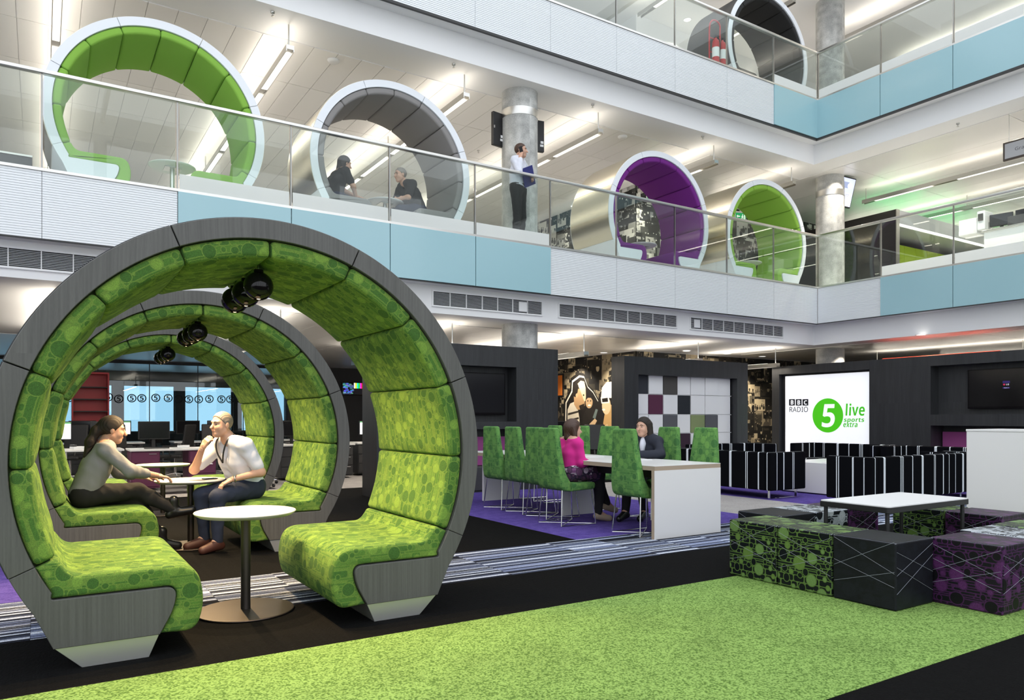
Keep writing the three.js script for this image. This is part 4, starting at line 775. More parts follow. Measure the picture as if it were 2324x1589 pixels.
// desk ends and chairs glimpsed before the upper mural
for (const [i, [x, z]] of [[11.2, -12.9], [12.3, -13.2]].entries()) { const t = thing('office_desk', ['dark desk behind the purple booth', 'dark desk before the upper mural'][i], 'desk', [x, F1, z]); obj('desktop', rbox(0, 1.0, 0.7, 0.73, -0.6, 0, 0.004, 1), M.white, t); obj('side_panel', box(0, 0.03, 0, 0.699, -0.58, -0.02), M.charcoal, t); obj('side_panel', box(0.97, 1, 0, 0.699, -0.58, -0.02), M.charcoal, t); obj('front_panel', box(0.031, 0.969, 0.15, 0.69, -0.05, -0.03), M.charcoal, t); }

// ---------- top gallery ----------
obj('mural_print', box(12.74, 12.752, F2, 10.4, -20, -14.14), M.mural, core); obj('mural_print', box(12.74, 20.6, F2, 10.4, -14.152, -14.14), M.mural, core);
{ const z = -10.95, x = xAt(1622, z), t = thing('extinguisher_trolley', 'red tubular trolley on the top gallery for fire extinguishers', 'trolley', [x, F2, z]);
  obj('frame', [tube([[-0.16, 0.1, 0], [-0.16, 0.9, 0], [-0.13, 1.08, 0.02], [0, 1.14, 0.02], [0.13, 1.08, 0.02], [0.16, 0.9, 0], [0.16, 0.1, 0]], 0.016, 60), bar([-0.16, 0.75, 0], [0.16, 0.75, 0], 0.012), bar([-0.16, 0.45, 0], [0.16, 0.45, 0], 0.012), bar([-0.16, 0.14, 0], [0.16, 0.14, 0], 0.012), box(-0.17, 0.17, 0.06, 0.08, -0.02, 0.24)], M.red, t);
  for (const k of [-1, 1]) obj('wheel', new THREE.TorusGeometry(0.07, 0.022, 10, 24).rotateY(Math.PI / 2).translate(k * 0.19, 0.092, 0), M.black, t);
  for (const [k, l] of [[-0.1, 'red fire extinguisher with black hose, left one on the trolley'], [0.1, 'red fire extinguisher with labels, right one on the trolley']]) {
    const e = thing('fire_extinguisher', l, 'extinguisher', [x + k, F2 + 0.082, z + 0.12], 0, 'extinguishers on the trolley');
    obj('cylinder', lathe([[0.0005, 0], [0.072, 0], [0.075, 0.01], [0.075, 0.5], [0.06, 0.56], [0.025, 0.59], [0.02, 0.62], [0.0005, 0.62]], 28), M.red, e); obj('label_band', lathe([[0.0755, 0.2], [0.0762, 0.2], [0.0762, 0.4], [0.0755, 0.4]], 28), M.white, e);
    obj('valve', [box(-0.02, 0.02, 0.62, 0.66, -0.02, 0.02), box(-0.02, 0.1, 0.66, 0.675, -0.012, 0.012)], M.black, e); obj('hose', tube([[0.02, 0.64, 0.02], [0.09, 0.55, 0.03], [0.095, 0.3, 0.02], [0.088, 0.12, 0.02]], 0.012, 20), M.black, e);
  } }
{ const t = thing('tall_cabinet', 'dark tall cabinet behind the top gallery column', 'cabinet', [18.9, F2, -11.4]); obj('body', rbox(0, 0.9, 0.02, 1.75, -0.5, 0, 0.006, 1), M.charcoal, t); obj('door', rbox(0.01, 0.44, 0.06, 1.72, 0.001, 0.02, 0.004, 1), M.charcoal, t); obj('door', rbox(0.46, 0.89, 0.06, 1.72, 0.001, 0.02, 0.004, 1), M.magenta, t); obj('plinth', box(0.02, 0.88, 0, 0.0195, -0.48, -0.02), M.black, t); }

// ---------- office behind the booths ----------
const { FontLoader } = await import('three/addons/loaders/FontLoader.js'); const { TextGeometry } = await import('three/addons/geometries/TextGeometry.js');
const font = await new FontLoader().loadAsync('fonts/droid/droid_sans_bold.typeface.json');
{ const z = -24.5, x0 = -4, n = 8, w = 1.35, t = thing('glazed_partition', 'full height glass office partition with a row of ringed 5 logos', 'partition', [x0, 0, z]);
  for (let i = 0; i < n; i++) obj('glass_pane', box(i * w + 0.012, (i + 1) * w - 0.012, 0.16, C0 - 0.1, -0.006, 0.006), M.glass, t);
  for (let i = 0; i <= n; i++) obj('mullion', box(i * w - 0.011, i * w + 0.011, 0.16, C0 - 0.1, -0.02, 0.02), M.darkMetal, t);
  obj('sill', box(0, n * w, 0, 0.159, -0.04, 0.04), M.darkMetal, t); obj('head', box(0, n * w, C0 - 0.099, C0 - 0.014, -0.04, 0.04), M.charcoal, t);
  const ring = new THREE.TorusGeometry(0.11, 0.014, 6, 28), five = new TextGeometry('5', { font, size: 0.15, depth: 0.004, curveSegments: 4 }); five.center();
  const decal = join([ring.toNonIndexed(), five.index ? five.toNonIndexed() : five]), r = rng(900);
  for (let i = 0; i < 26; i++) { const o = obj('logo_decal', decal, M.black, t); o.position.set(2.2 + i * 0.31 + 0.12 * r(), 1.84 + 0.06 * r(), 0.024); }
}
struct('wall_office', box(6.82, 12.74, 0, C0 - 0.013, -24.6, -24.4), M.charcoal, 'dark office wall behind the wall of monitors');
struct('wall_studio', box(-6.9, -4.1, 0, C0 - 0.013, -24.6, -24.4), M.charcoal, 'dark office wall beside the glass partition');
function tv2(seed) { const [c, g] = canvas(256, 144), r = rng(seed);
  for (const [i, [x, y]] of [[0, 0], [128, 0], [0, 72], [128, 72]].entries()) { if (i === 1) ['#d8d8d8', '#d8d820', '#20d0d0', '#20c820', '#d020d0', '#d02020', '#2020d0'].forEach((k, j) => { g.fillStyle = k; g.fillRect(x + j * 18.3, y, 18.4, 72); }); else { for (let k = 0; k < 30; k++) { g.fillStyle = `rgb(${30 + r() * 80},${50 + r() * 100},${90 + r() * 130})`; g.fillRect(x + r() * 120, y + r() * 66, 26, 14); } } }
  g.fillStyle = '#0a0a10'; g.fillRect(132, 76, 124, 68); g.fillRect(126, 0, 4, 144); g.fillRect(0, 70, 256, 4);
  const t = new THREE.CanvasTexture(c); t.colorSpace = THREE.SRGBColorSpace; t.magFilter = THREE.LinearFilter; return std({ map: t, emissiveMap: t, emissive: lin(1, 1, 1), emissiveIntensity: 0.9, roughness: 0.3 }); }
{ const z = -24.3; for (const [i, [p0, p1]] of [[776, 829], [833, 880]].entries()) { const x = xAt(p0, z), W = xAt(p1, z) - x; television(['wall television showing colour bars in the far office', 'second wall television in the far office'][i], [x, hAt(p0, 897, x, z), z], 0, W, hAt(p0, 867, x, z) - hAt(p0, 897, x, z), tv2(40 + i)); } }
function officeDesk(x, z, W, label, front, turn = 0) {
  const t = thing('office_desk', label, 'desk', [x, 0, z], turn, 'office desks'), D = 0.8;
  obj('desktop', rbox(0, W, 0.7, 0.735, -D, 0, 0.005, 1), M.white, t);
  for (const k of [0.02, W - 0.5]) { const p = obj('pedestal', rbox(k, k + 0.46, 0.05, 0.699, -D + 0.08, -0.04, 0.006, 1), front, t); for (let j = 0; j < 3; j++) { const d = obj('drawer', rbox(k + 0.015, k + 0.445, 0.08 + j * 0.205, 0.27 + j * 0.205, -0.039, -0.02, 0.004, 1), front, t); obj('handle', bar([k + 0.28, 0.24 + j * 0.205, -0.012], [k + 0.4, 0.24 + j * 0.205, -0.012], 0.006), M.chrome, d); } }
  return t;
}
officeDesk(-0.1, -14.7, 1.35, 'white office desk by the red cabinet, seen through the booths', M.white); officeDesk(1.3, -14.3, 1.45, 'white topped desk with maroon drawers behind the seated woman', M.maroon);
officeDesk(4.1, -15.2, 1.6, 'dark fronted office desk between the middle and front booths', M.charcoal); officeDesk(5.9, -15.6, 1.6, 'dark fronted office desk behind the front booth', M.charcoal); officeDesk(0.4, -18.6, 1.6, 'rear office desk before the glass partition', M.charcoal); officeDesk(2.6, -18.6, 1.6, 'rear office desk in the middle of the office', M.charcoal); officeDesk(4.9, -18.8, 1.6, 'rear office desk before the wall televisions', M.charcoal);
const whiteScreen = (() => { const [c, g] = canvas(256, 150); g.fillStyle = '#eef1f4'; g.fillRect(0, 0, 256, 150); g.fillStyle = '#5f9a6a'; g.fillRect(0, 0, 256, 14); g.fillStyle = '#9aa'; for (let i = 0; i < 6; i++) g.fillRect(20, 34 + i * 16, 60 + (i * 37) % 120, 5); const t = new THREE.CanvasTexture(c); t.colorSpace = THREE.SRGBColorSpace; t.magFilter = THREE.LinearFilter; return std({ map: t, emissiveMap: t, emissive: lin(1, 1, 1), emissiveIntensity: 0.7, roughness: 0.3 }); })();
const dy = 0.7355;
[[0.2, -15.2, 0.1, 1, 'lit monitor showing a white document on the desk by the red cabinet'], [1.02, -15.25, -0.05, 0, 'dark monitor beside the lit document'], [1.75, -14.85, 0.2, 0, 'dark monitor on the maroon desk'], [4.5, -15.7, 0.1, 0, 'dark monitor on the dark fronted desk'], [5.15, -15.75, -0.15, 0, 'second dark monitor on the dark fronted desk'], [6.4, -16.1, 0, 1, 'lit monitor on the desk behind the front booth'],
 [0.8, -19.2, 0.1, 0, 'monitor on the rear desk before the glass partition'], [1.5, -19.2, -0.2, 1, 'lit monitor on the rear desk before the glass partition'], [3.0, -19.2, 0.15, 0, 'monitor on the rear middle desk'], [3.7, -19.2, -0.1, 0, 'second monitor on the rear middle desk'], [5.3, -19.4, 0.1, 1, 'lit monitor before the wall televisions']].forEach(([x, z, a, on, l]) => monitor('desk_monitor', l, [x, dy, z], a, 0.54, on ? whiteScreen : undefined, 'office monitors', 0.16));
for (const [x, z, a, l] of [[0.55, -14.95, 0.3, 'desk telephone by the lit monitor'], [2.2, -14.6, -0.2, 'desk telephone on the maroon desk'], [4.8, -15.5, 0.1, 'desk telephone on the dark fronted desk']]) { const t = thing('desk_telephone', l, 'telephone', [x, dy, z], a, 'desk telephones'); obj('body', rbox(-0.1, 0.1, 0, 0.05, -0.1, 0.1, 0.012), M.plasterCool, t); obj('handset', rbox(-0.1, -0.045, 0.051, 0.085, -0.1, 0.1, 0.014), M.charcoal, t); }
for (const [x, z, l] of [[0.85, -14.9, 'black keyboard on the desk by the red cabinet'], [1.75, -14.55, 'black keyboard on the maroon desk']]) { const t = tag(obj('keyboard', rbox(-0.2, 0.2, 0, 0.02, -0.07, 0.07, 0.006), M.charcoal), l, 'keyboard'); t.position.set(x, dy, z); }
{ const t = thing('red_cabinet', 'tall red shelving cabinet with black shelves beside the glass partition', 'cabinet', [xAt(163, -19.6), 0, -19.6]), W = 0.75;
  obj('carcass', [box(0, W, 0, 0.06, -0.4, 0), box(0, 0.03, 0.06, 2.3, -0.4, 0), box(W - 0.03, W, 0.06, 2.3, -0.4, 0), box(0, W, 2.3, 2.34, -0.4, 0), box(0.03, W - 0.03, 0.06, 2.3, -0.4, -0.37)], M.red, t);
  for (let i = 0; i < 7; i++) obj('shelf', box(0.03, W - 0.03, 0.3 + i * 0.28, 0.325 + i * 0.28, -0.369, -0.01), M.black, t); }
function officeChair() {
  const t = thing('office_chair', 'black mesh office chair', 'chair', [0, 0, 0], 0, 'office chairs');
  obj('seat', rbox(-0.24, 0.24, 0.44, 0.52, -0.24, 0.24, 0.035, 3), M.black, t);
  const b = obj('backrest', rbox(-0.22, 0.22, 0.0, 0.55, -0.025, 0.025, 0.024, 3), M.black, t); b.position.set(0, 0.6, 0.26); b.rotation.x = 0.14;
  obj('back_stay', bar([0, 0.47, 0.2], [0, 0.72, 0.31], 0.02), M.darkMetal, t); obj('gas_column', cyl(0.028, 0.028, 0.33, 0, 0.11, 0, 12), M.chrome, t);
  for (const k of [-1, 1]) obj('armrest', [bar([k * 0.26, 0.46, 0.02], [k * 0.28, 0.68, 0.02], 0.014), rbox(k * 0.28 - 0.03, k * 0.28 + 0.03, 0.68, 0.71, -0.12, 0.13, 0.012)], M.black, t);
  for (let i = 0; i < 5; i++) { const a = i * Math.PI * 0.4, c = Math.cos(a), s = Math.sin(a); obj('base_arm', bar([0, 0.12, 0], [c * 0.29, 0.075, s * 0.29], 0.018), M.chrome, t); obj('castor', new THREE.SphereGeometry(0.033, 10, 8).translate(c * 0.29, 0.034, s * 0.29), M.black, t); }
  return t;
}
const oc = officeChair(); const ocs = [[3.35, -13.9, 2.6, 'black office chair beside the maroon drawers'], [3.6, -14.7, 0.8, 'black office chair behind the man in the white shirt'], [0.5, -17.3, 0.4, 'black office chair among the rear desks by the red cabinet'], [1.5, -17.5, -0.5, 'black office chair among the rear desks behind the woman'], [2.4, -17.0, 2.2, 'black office chair in the middle of the far office'], [3.2, -17.4, 0.2, 'black office chair before the rear middle desk'], [4.6, -14.5, 0.3, 'black office chair seen between the middle and front booths'], [5.6, -17.6, -0.4, 'black office chair before the wall televisions'], [6.2, -14.8, 0.7, 'black office chair beside the front booth'], [4.3, -17.6, 0.9, 'black office chair between the rear desks'], [1.0, -22.3, 0.2, 'black office chair near the glass partition'], [2.8, -22.0, -0.6, 'farthest black office chair near the glass partition']];
ocs.forEach(([x, z, a, l], i) => { if (!i) { oc.position.set(x, 0, z); oc.rotation.y = a; oc.userData.label = l; } else dup(oc, [x, 0, z], a, l); });
officeDesk(8.95, -12.7, 1.5, 'dark desk glimpsed between the screen wall and the box wall', M.charcoal); monitor('desk_monitor', 'black monitor glimpsed behind the woman in pink', [9.5, dy, -13.1], 0.1, 0.56, undefined, 'office monitors', 0.14); dup(oc, [9.7, 0, -12.0], 0.6, 'black office chair glimpsed between the screen wall and the box wall');
{ const X = 12.72, z = zAt(1270, X), y = hAt(1270, 875, X, z), t = thing('framed_picture', 'small black framed orange picture on the mural', 'picture', [X, y, z], -Math.PI / 2); obj('frame', rbox(-0.42, 0.2, -0.34, 0.34, -0.012, 0.012, 0.004, 1), M.black, t); obj('print', box(-0.37, 0.15, -0.29, 0.29, 0.0125, 0.014), std({ color: lin(0.75, 0.2, 0.02) }), t); }
// red light washing the ceiling behind the sign wall
{ const t = thing('red_uplight', 'slim red light bar on top of the sign wall', 'light', [15.7, WH + 0.001, -8.2]); obj('body', box(-0.05, 0.05, 0, 0.04, -1.2, 1.2), M.darkMetal, t); obj('light_bar', box(-0.04, 0.04, 0.0405, 0.05, -1.18, 1.18), std({ color: lin(0.6, 0.1, 0.05), emissive: lin(1, 0.1, 0.05), emissiveIntensity: 1 }), t); areaLight(15.7, WH + 0.055, -8.2, 0.08, 2.3, true, 3.5, new THREE.Color().setRGB(1, 0.12, 0.06)); }
// ---------- people: smooth fields over a posed skeleton ----------
function surfaceNet(fn, lo, hi, c) {
  const n = [0, 1, 2].map((k) => Math.ceil((hi[k] - lo[k]) / c) + 1), [nx, ny, nz] = n, f = new Float32Array(nx * ny * nz).fill(1e3), B = 5;
  const at = (i, j, k) => (k * ny + j) * nx + i;
  for (let k = 0; k < nz; k += B) for (let j = 0; j < ny; j += B) for (let i = 0; i < nx; i += B) {
    const d = fn(lo[0] + (i + B / 2) * c, lo[1] + (j + B / 2) * c, lo[2] + (k + B / 2) * c), far = Math.abs(d) > B * c * 1.35 + 0.03;
    for (let w = k; w < Math.min(k + B, nz); w++) for (let v = j; v < Math.min(j + B, ny); v++) for (let u = i; u < Math.min(i + B, nx); u++) f[at(u, v, w)] = far ? d : fn(lo[0] + u * c, lo[1] + v * c, lo[2] + w * c);
  }
  const idx = new Int32Array(nx * ny * nz).fill(-1), pos = [], tri = [];
  for (let k = 0; k < nz - 1; k++) for (let j = 0; j < ny - 1; j++) for (let i = 0; i < nx - 1; i++) {
    let m = 0, s = [0, 0, 0], e = 0; const q = [];
    for (let b = 0; b < 8; b++) { const v = f[at(i + (b & 1), j + ((b >> 1) & 1), k + (b >> 2))]; q.push(v); if (v < 0) m |= 1 << b; }
    if (m === 0 || m === 255) continue;
    for (let a = 0; a < 8; a++) for (const ax of [1, 2, 4]) { if (a & ax) continue; const b = a | ax; if ((q[a] < 0) === (q[b] < 0)) continue; const t = q[a] / (q[a] - q[b]); e++; s[0] += (a & 1) + (ax === 1 ? t : 0); s[1] += ((a >> 1) & 1) + (ax === 2 ? t : 0); s[2] += (a >> 2) + (ax === 4 ? t : 0); }
    idx[at(i, j, k)] = pos.length / 3; pos.push(lo[0] + (i + s[0] / e) * c, lo[1] + (j + s[1] / e) * c, lo[2] + (k + s[2] / e) * c);
  }
  for (let k = 1; k < nz - 1; k++) for (let j = 1; j < ny - 1; j++) for (let i = 1; i < nx - 1; i++) {
    const v = f[at(i, j, k)] < 0;
    for (const [di, dj, dk, a, b] of [[1, 0, 0, [0, 1, 0], [0, 0, 1]], [0, 1, 0, [0, 0, 1], [1, 0, 0]], [0, 0, 1, [1, 0, 0], [0, 1, 0]]]) {
      if (v === (f[at(i + di, j + dj, k + dk)] < 0)) continue;
      const p = idx[at(i, j, k)], q = idx[at(i - a[0], j - a[1], k - a[2])], r = idx[at(i - a[0] - b[0], j - a[1] - b[1], k - a[2] - b[2])], s = idx[at(i - b[0], j - b[1], k - b[2])];
      if (p < 0 || q < 0 || r < 0 || s < 0) continue;
      v ? tri.push(p, q, r, p, r, s) : tri.push(p, r, q, p, s, r);
    }
  }
  const g = new THREE.BufferGeometry(); g.setAttribute('position', new THREE.BufferAttribute(new Float32Array(pos), 3)); g.setIndex(tri); g.computeVertexNormals();
  const uv = new Float32Array(pos.length / 3 * 2); for (let i = 0; i < pos.length / 3; i++) { uv[i * 2] = pos[i * 3] + pos[i * 3 + 2]; uv[i * 2 + 1] = pos[i * 3 + 1]; } g.setAttribute('uv', new THREE.BufferAttribute(uv, 2));
  return g;
}
const smin = (a, b, k) => { const h = Math.max(k - Math.abs(a - b), 0) / k; return Math.min(a, b) - h * h * k * 0.25; };
const cap = ([a, b, ra, rb]) => { const dx = b[0] - a[0], dy = b[1] - a[1], dz = b[2] - a[2], L = dx * dx + dy * dy + dz * dz + 1e-9; return (x, y, z) => { const px = x - a[0], py = y - a[1], pz = z - a[2]; let t = (px * dx + py * dy + pz * dz) / L; t = t < 0 ? 0 : t > 1 ? 1 : t; return Math.hypot(px - t * dx, py - t * dy, pz - t * dz) - (ra + t * (rb - ra)); }; };
const field = (bones, k) => { const c = bones.map(cap); return (x, y, z) => { let d = c[0](x, y, z); for (let i = 1; i < c.length; i++) d = smin(d, c[i](x, y, z), k); return d; }; };
const bounds = (bones, pad = 0.04) => { const lo = [9, 9, 9], hi = [-9, -9, -9]; for (const [a, b, ra, rb] of bones) for (const [p, r] of [[a, ra], [b, rb]]) for (let i = 0; i < 3; i++) { lo[i] = Math.min(lo[i], p[i] - r - pad); hi[i] = Math.max(hi[i], p[i] + r + pad); } return [lo, hi]; };
const ell = (x, y, z, cx, cy, cz, rx, ry, rz) => { const a = (x - cx) / rx, b = (y - cy) / ry, c = (z - cz) / rz, k0 = Math.hypot(a, b, c), k1 = Math.hypot(a / rx, b / ry, c / rz); return k1 < 1e-6 ? -Math.min(rx, ry, rz) : k0 * (k0 - 1) / k1; };
const add3 = (a, b, s = 1) => [a[0] + b[0] * s, a[1] + b[1] * s, a[2] + b[2] * s], mix3 = (a, b, t) => a.map((v, i) => v + (b[i] - v) * t);
const unit = (v) => { const l = Math.hypot(...v) || 1; return v.map((x) => x / l); }, cross = (a, b) => [a[1] * b[2] - a[2] * b[1], a[2] * b[0] - a[0] * b[2], a[0] * b[1] - a[1] * b[0]];
function headField(x, y, z) {
  let d = ell(x, y, z, -0.012, 0.03, 0, 0.096, 0.09, 0.076);
  d = smin(d, ell(x, y, z, 0.022, -0.035, 0, 0.068, 0.085, 0.06), 0.03);
  const az = Math.abs(z);
  d = smin(d, Math.hypot(x - 0.055, y + 0.096, z) - 0.026, 0.03);
  d = smin(d, headCaps.jaw(x, y, az), 0.025); d = smin(d, headCaps.brow(x, y, az), 0.016); d = smin(d, headCaps.cheek(x, y, az), 0.025);
  const socket = -(Math.hypot(x - 0.1, y - 0.003, az - 0.031) - 0.02); d = -smin(-d, -socket, 0.012) ;
  d = smin(d, headCaps.nose(x, y, z), 0.012); d = smin(d, headCaps.lips(x, y, az), 0.012);
  return smin(d, ell(x, y, az, -0.012, -0.004, 0.077, 0.019, 0.032, 0.011), 0.01);
}
const headCaps = { jaw: cap([[-0.005, -0.055, 0.05], [0.05, -0.092, 0.014], 0.02, 0.022]), brow: cap([[0.083, 0.024, 0.004], [0.07, 0.026, 0.045], 0.011, 0.011]), cheek: cap([[0.058, -0.03, 0.036], [0.05, -0.04, 0.04], 0.027, 0.025]), nose: cap([[0.086, 0.012, 0], [0.112, -0.032, 0], 0.008, 0.0135]), lips: cap([[0.084, -0.062, 0], [0.076, -0.062, 0.02], 0.009, 0.006]) };
function handBones(h) {
  const d = unit(h.dir), n = unit(h.palm), s = unit(cross(n, d)).map((v) => v * (h.right ? -1 : 1)), P = (a, b, c) => h.wrist.map((v, i) => v + d[i] * a + s[i] * b + n[i] * c), out = [];
  out.push([P(-0.02, 0, 0), P(0.03, 0.006, 0), 0.025, 0.024]); for (const k of [-0.026, -0.009, 0.009, 0.026]) out.push([P(0.02, k * 0.7, 0), P(0.085, k, 0), 0.0155, 0.0115]);
  const curl = h.curl ?? 0.4;
  [[0.026, 0.072, 0], [0.009, 0.08, 0.06], [-0.009, 0.074, 0.12], [-0.026, 0.058, 0.2]].forEach(([k, L, extra], i) => {
    let p = P(0.088, k, 0), a = (h.first !== undefined && i === 0 ? h.first : curl) * 0.6 + extra * 0.5;
    for (const [f, r0, r1] of [[0.45, 0.0095, 0.0085], [0.32, 0.0085, 0.0078], [0.23, 0.0078, 0.006]]) { const q = p.map((v, j) => v + (d[j] * Math.cos(a) + n[j] * Math.sin(a) + s[j] * k * 1.2) * L * f); out.push([p, q, r0, r1]); p = q; a += (h.first !== undefined && i === 0 ? h.first : curl) * 0.9; }
  });
  const t0 = P(0.02, 0.024, 0.004), t1 = P(0.052, 0.048, 0.016), t2 = P(0.082, 0.056 - 0.016 * curl, 0.028);
  out.push([t0, t1, 0.015, 0.0105], [t1, t2, 0.0105, 0.008]);
  return out;
}
const SKIN = [std({ color: lin(0.58, 0.34, 0.24), roughness: 0.55 }), std({ color: lin(0.5, 0.29, 0.21), roughness: 0.55 })];
const EYE_W = std({ color: lin(0.75, 0.73, 0.7), roughness: 0.25 }), EYE_D = std({ color: lin(0.02, 0.015, 0.012), roughness: 0.2 }), LIP = std({ color: lin(0.42, 0.14, 0.12), roughness: 0.5 });
const fold = (x, y, z, s) => s * (Math.sin(x * 43 + y * 21) * Math.sin(y * 37 - z * 29 + 1.3) + 0.6 * Math.sin(x * 71 - z * 57 + y * 17));
function person(label, pos, turn, S) {
  const t = thing('person', label, 'person', pos, turn), J = S.j, fine = S.fine ?? 1, w = S.wide ?? 1;
  const z = (p, d) => [p[0], p[1], p[2] + d], legs = [], torso = [], arms = [];
  const hip = (s) => add3(J.pelvis, [0.0, 0.0, s * 0.085 * w]);
  for (const s of [-1, 1]) {
    torso.push([z(J.pelvis, s * 0.06 * w), z(J.chest, s * 0.07 * w), 0.108 * w, 0.108 * w], [z(J.chest, s * 0.07 * w), mix3(J.neck, J[s > 0 ? 'shR' : 'shL'], 0.55), 0.105 * w, 0.07]);
    const a = s > 0 ? 'R' : 'L';
    torso.push([mix3(J.neck, J['sh' + a], 0.3), J['sh' + a], 0.055, 0.056 * w]);
    arms.push([J['sh' + a], J['el' + a], 0.052 * w, 0.042], [J['el' + a], J['wr' + a], 0.041, 0.028]);
    legs.push([hip(s), J['kn' + a], 0.092 * w, 0.06], [J['kn' + a], mix3(J['kn' + a], J['an' + a], 0.35), 0.056, 0.055], [mix3(J['kn' + a], J['an' + a], 0.35), J['an' + a], 0.055, 0.036], [J['an' + a], J['to' + a], 0.034, 0.026]);
  }
  const hc = J.head, ry = S.headYaw ?? 0, rp = S.headPitch ?? 0, cy = Math.cos(ry), sy = Math.sin(ry), cp = Math.cos(rp), sp = Math.sin(rp), hs = S.headSize ?? 1;
  const toHead = (x, y, zz) => { const a = (x - hc[0]) / hs, b = (y - hc[1]) / hs, c = (zz - hc[2]) / hs; const x1 = a * cy - c * sy, z1 = a * sy + c * cy; return [x1 * cp + b * sp, -x1 * sp + b * cp, z1]; };
  const fromHead = (p) => { const x1 = p[0] * cp - p[1] * sp, y1 = p[0] * sp + p[1] * cp; return [hc[0] + hs * (x1 * cy + p[2] * sy), hc[1] + hs * y1, hc[2] + hs * (-x1 * sy + p[2] * cy)]; };
  const neck = [[J.neck, fromHead([-0.025, -0.06, 0]), 0.062 * w, 0.052]];
  const skinBones = [...torso, ...arms, ...legs, ...neck];
  const [lo, hi] = bounds(skinBones), parts = [surfaceNet(field(skinBones, 0.035), lo, hi, 0.014 * fine)];
  const nk = cap(neck[0]), R = 0.15 * hs;
  parts.push(surfaceNet((x, y, zz) => smin(headField(...toHead(x, y, zz)) * hs, nk(x, y, zz), 0.02), [hc[0] - R, hc[1] - R, hc[2] - R], [hc[0] + R, hc[1] + R, hc[2] + R], 0.0045 * fine));
  for (const h of S.hands) { const a = h.right ? 'R' : 'L', b = handBones({ ...h, wrist: J['wr' + a] }), [l, u] = bounds(b, 0.015); parts.push(surfaceNet(field(b, 0.008), l, u, 0.0038 * fine)); }
  obj('body', parts, S.skin ?? SKIN[0], t);
  for (const s of [-1, 1]) { const e = obj('eye', new THREE.SphereGeometry(0.0105 * hs, 12, 10).translate(...fromHead([0.0715, 0.003, s * 0.031])), EYE_W, t); obj('pupil', new THREE.SphereGeometry(0.0075 * hs, 10, 8).translate(...fromHead([0.0762, 0.003, s * 0.0315])), EYE_D, e); }
  const lp = (p, r) => new THREE.SphereGeometry(r * hs, 8, 6).translate(...fromHead(p)); obj('lips', [-0.016, -0.008, 0, 0.008, 0.016].flatMap((k) => [lp([0.0895 - Math.abs(k) * 0.35, -0.0595, k], 0.006 - Math.abs(k) * 0.1), lp([0.089 - Math.abs(k) * 0.35, -0.0675, k], 0.0062 - Math.abs(k) * 0.15)]), LIP, t);
  for (const s of [-1, 1]) obj('eyebrow', tube([[0.094, 0.026, s * 0.012], [0.091, 0.03, s * 0.03], [0.08, 0.025, s * 0.048]].map(fromHead), 0.004 * hs, 8, 6), S.hair.mat, t);
  // clothes
  const grow = (l, d) => l.map(([a, b, p, q]) => [a, b, p + d, q + d]);
  const wear = (name, bones, mat, cut, amount, k = 0.03, cell = 0.0105) => { const [l, u] = bounds(bones), f = field(bones, k); return obj(name, surfaceNet((x, y, zz) => { let d = f(x, y, zz) + fold(x, y, zz, amount); for (const [p, n] of cut ?? []) d = Math.max(d, (x - p[0]) * n[0] + (y - p[1]) * n[1] + (zz - p[2]) * n[2]); return d; }, l, u, cell * fine), mat, t); };
  const lim = (a, e, f) => { const up = [J['sh' + a], J['el' + a], 0.052 * w, 0.042], fo = [J['el' + a], J['wr' + a], 0.041, 0.028]; return f <= 1 ? [[up[0], mix3(up[0], up[1], f), 0.06 * w + e, 0.05 + e]] : [[up[0], up[1], 0.054 * w + e, 0.045 + e], [fo[0], mix3(fo[0], fo[1], f - 1), 0.044 + e, 0.036 + e]]; };
  const sl = S.sleeve ?? 1.9, upN = unit(add3(J.chest, J.pelvis, -1));
  if (S.top) wear(S.topName ?? 'shirt', [...grow(torso, 0.014), ...lim('R', 0.012, sl), ...lim('L', 0.012, sl)], S.top, [[add3(J.pelvis, upN, S.hem ?? -0.02), upN.map((v) => -v)], [add3(J.neck, [0, 0.03 + (S.collar ?? 0), 0]), [-0.25, 0.97, 0]]], 0.0032);
  if (S.legsMat) wear('trousers', [...grow(legs.filter((_, i) => i % 4 < 3), 0.012), ...grow([torso[0], torso[3]].map(([a, b, p, q]) => [a, mix3(a, b, 0.45), p, q]), 0.009)], S.legsMat, [[add3(J.pelvis, [0, 0.14, 0]), [-0.2, 0.98, 0]]], 0.0025, 0.03, 0.012);
  if (S.skirt) wear('skirt', ['R', 'L'].map((a) => [add3(J.pelvis, [0, 0, a === 'R' ? 0.08 : -0.08]), mix3(J.pelvis, J['kn' + a], 0.85), 0.125, 0.1]).concat([[J.pelvis, mix3(J.knR, J.knL, 0.5), 0.1, 0.085]]), S.skirt, [[mix3(J.pelvis, J.knR, 0.94), unit(add3(J.knR, J.pelvis, -1))]], 0.005, 0.05, 0.012);
  for (const a of ['R', 'L']) { const d = unit(add3(J['to' + a], J['an' + a], -1)), f = [d[0], 0, d[2]], an = J['an' + a], to = J['to' + a]; const heel = add3(an, f, -0.035), bo = S.boot ? [[add3(an, [0, 0.09, 0]), an, 0.046, 0.043]] : []; wear('shoe', [[add3(heel, [0, -0.045, 0]), to, 0.042, 0.036], [add3(an, [0, S.flat ? -0.05 : -0.015, 0]), to, S.flat ? 0.035 : 0.045, 0.034], ...bo], S.shoe, S.floorY !== undefined ? [] : [], 0, 0.02, 0.0085); }
  // hair
  const hair = S.hair, hb = (hair.bones ?? []).map(([a, b, p, q]) => [fromHead(a), fromHead(b), p * hs, q * hs]), hf = hb.length ? field(hb, 0.03) : null;
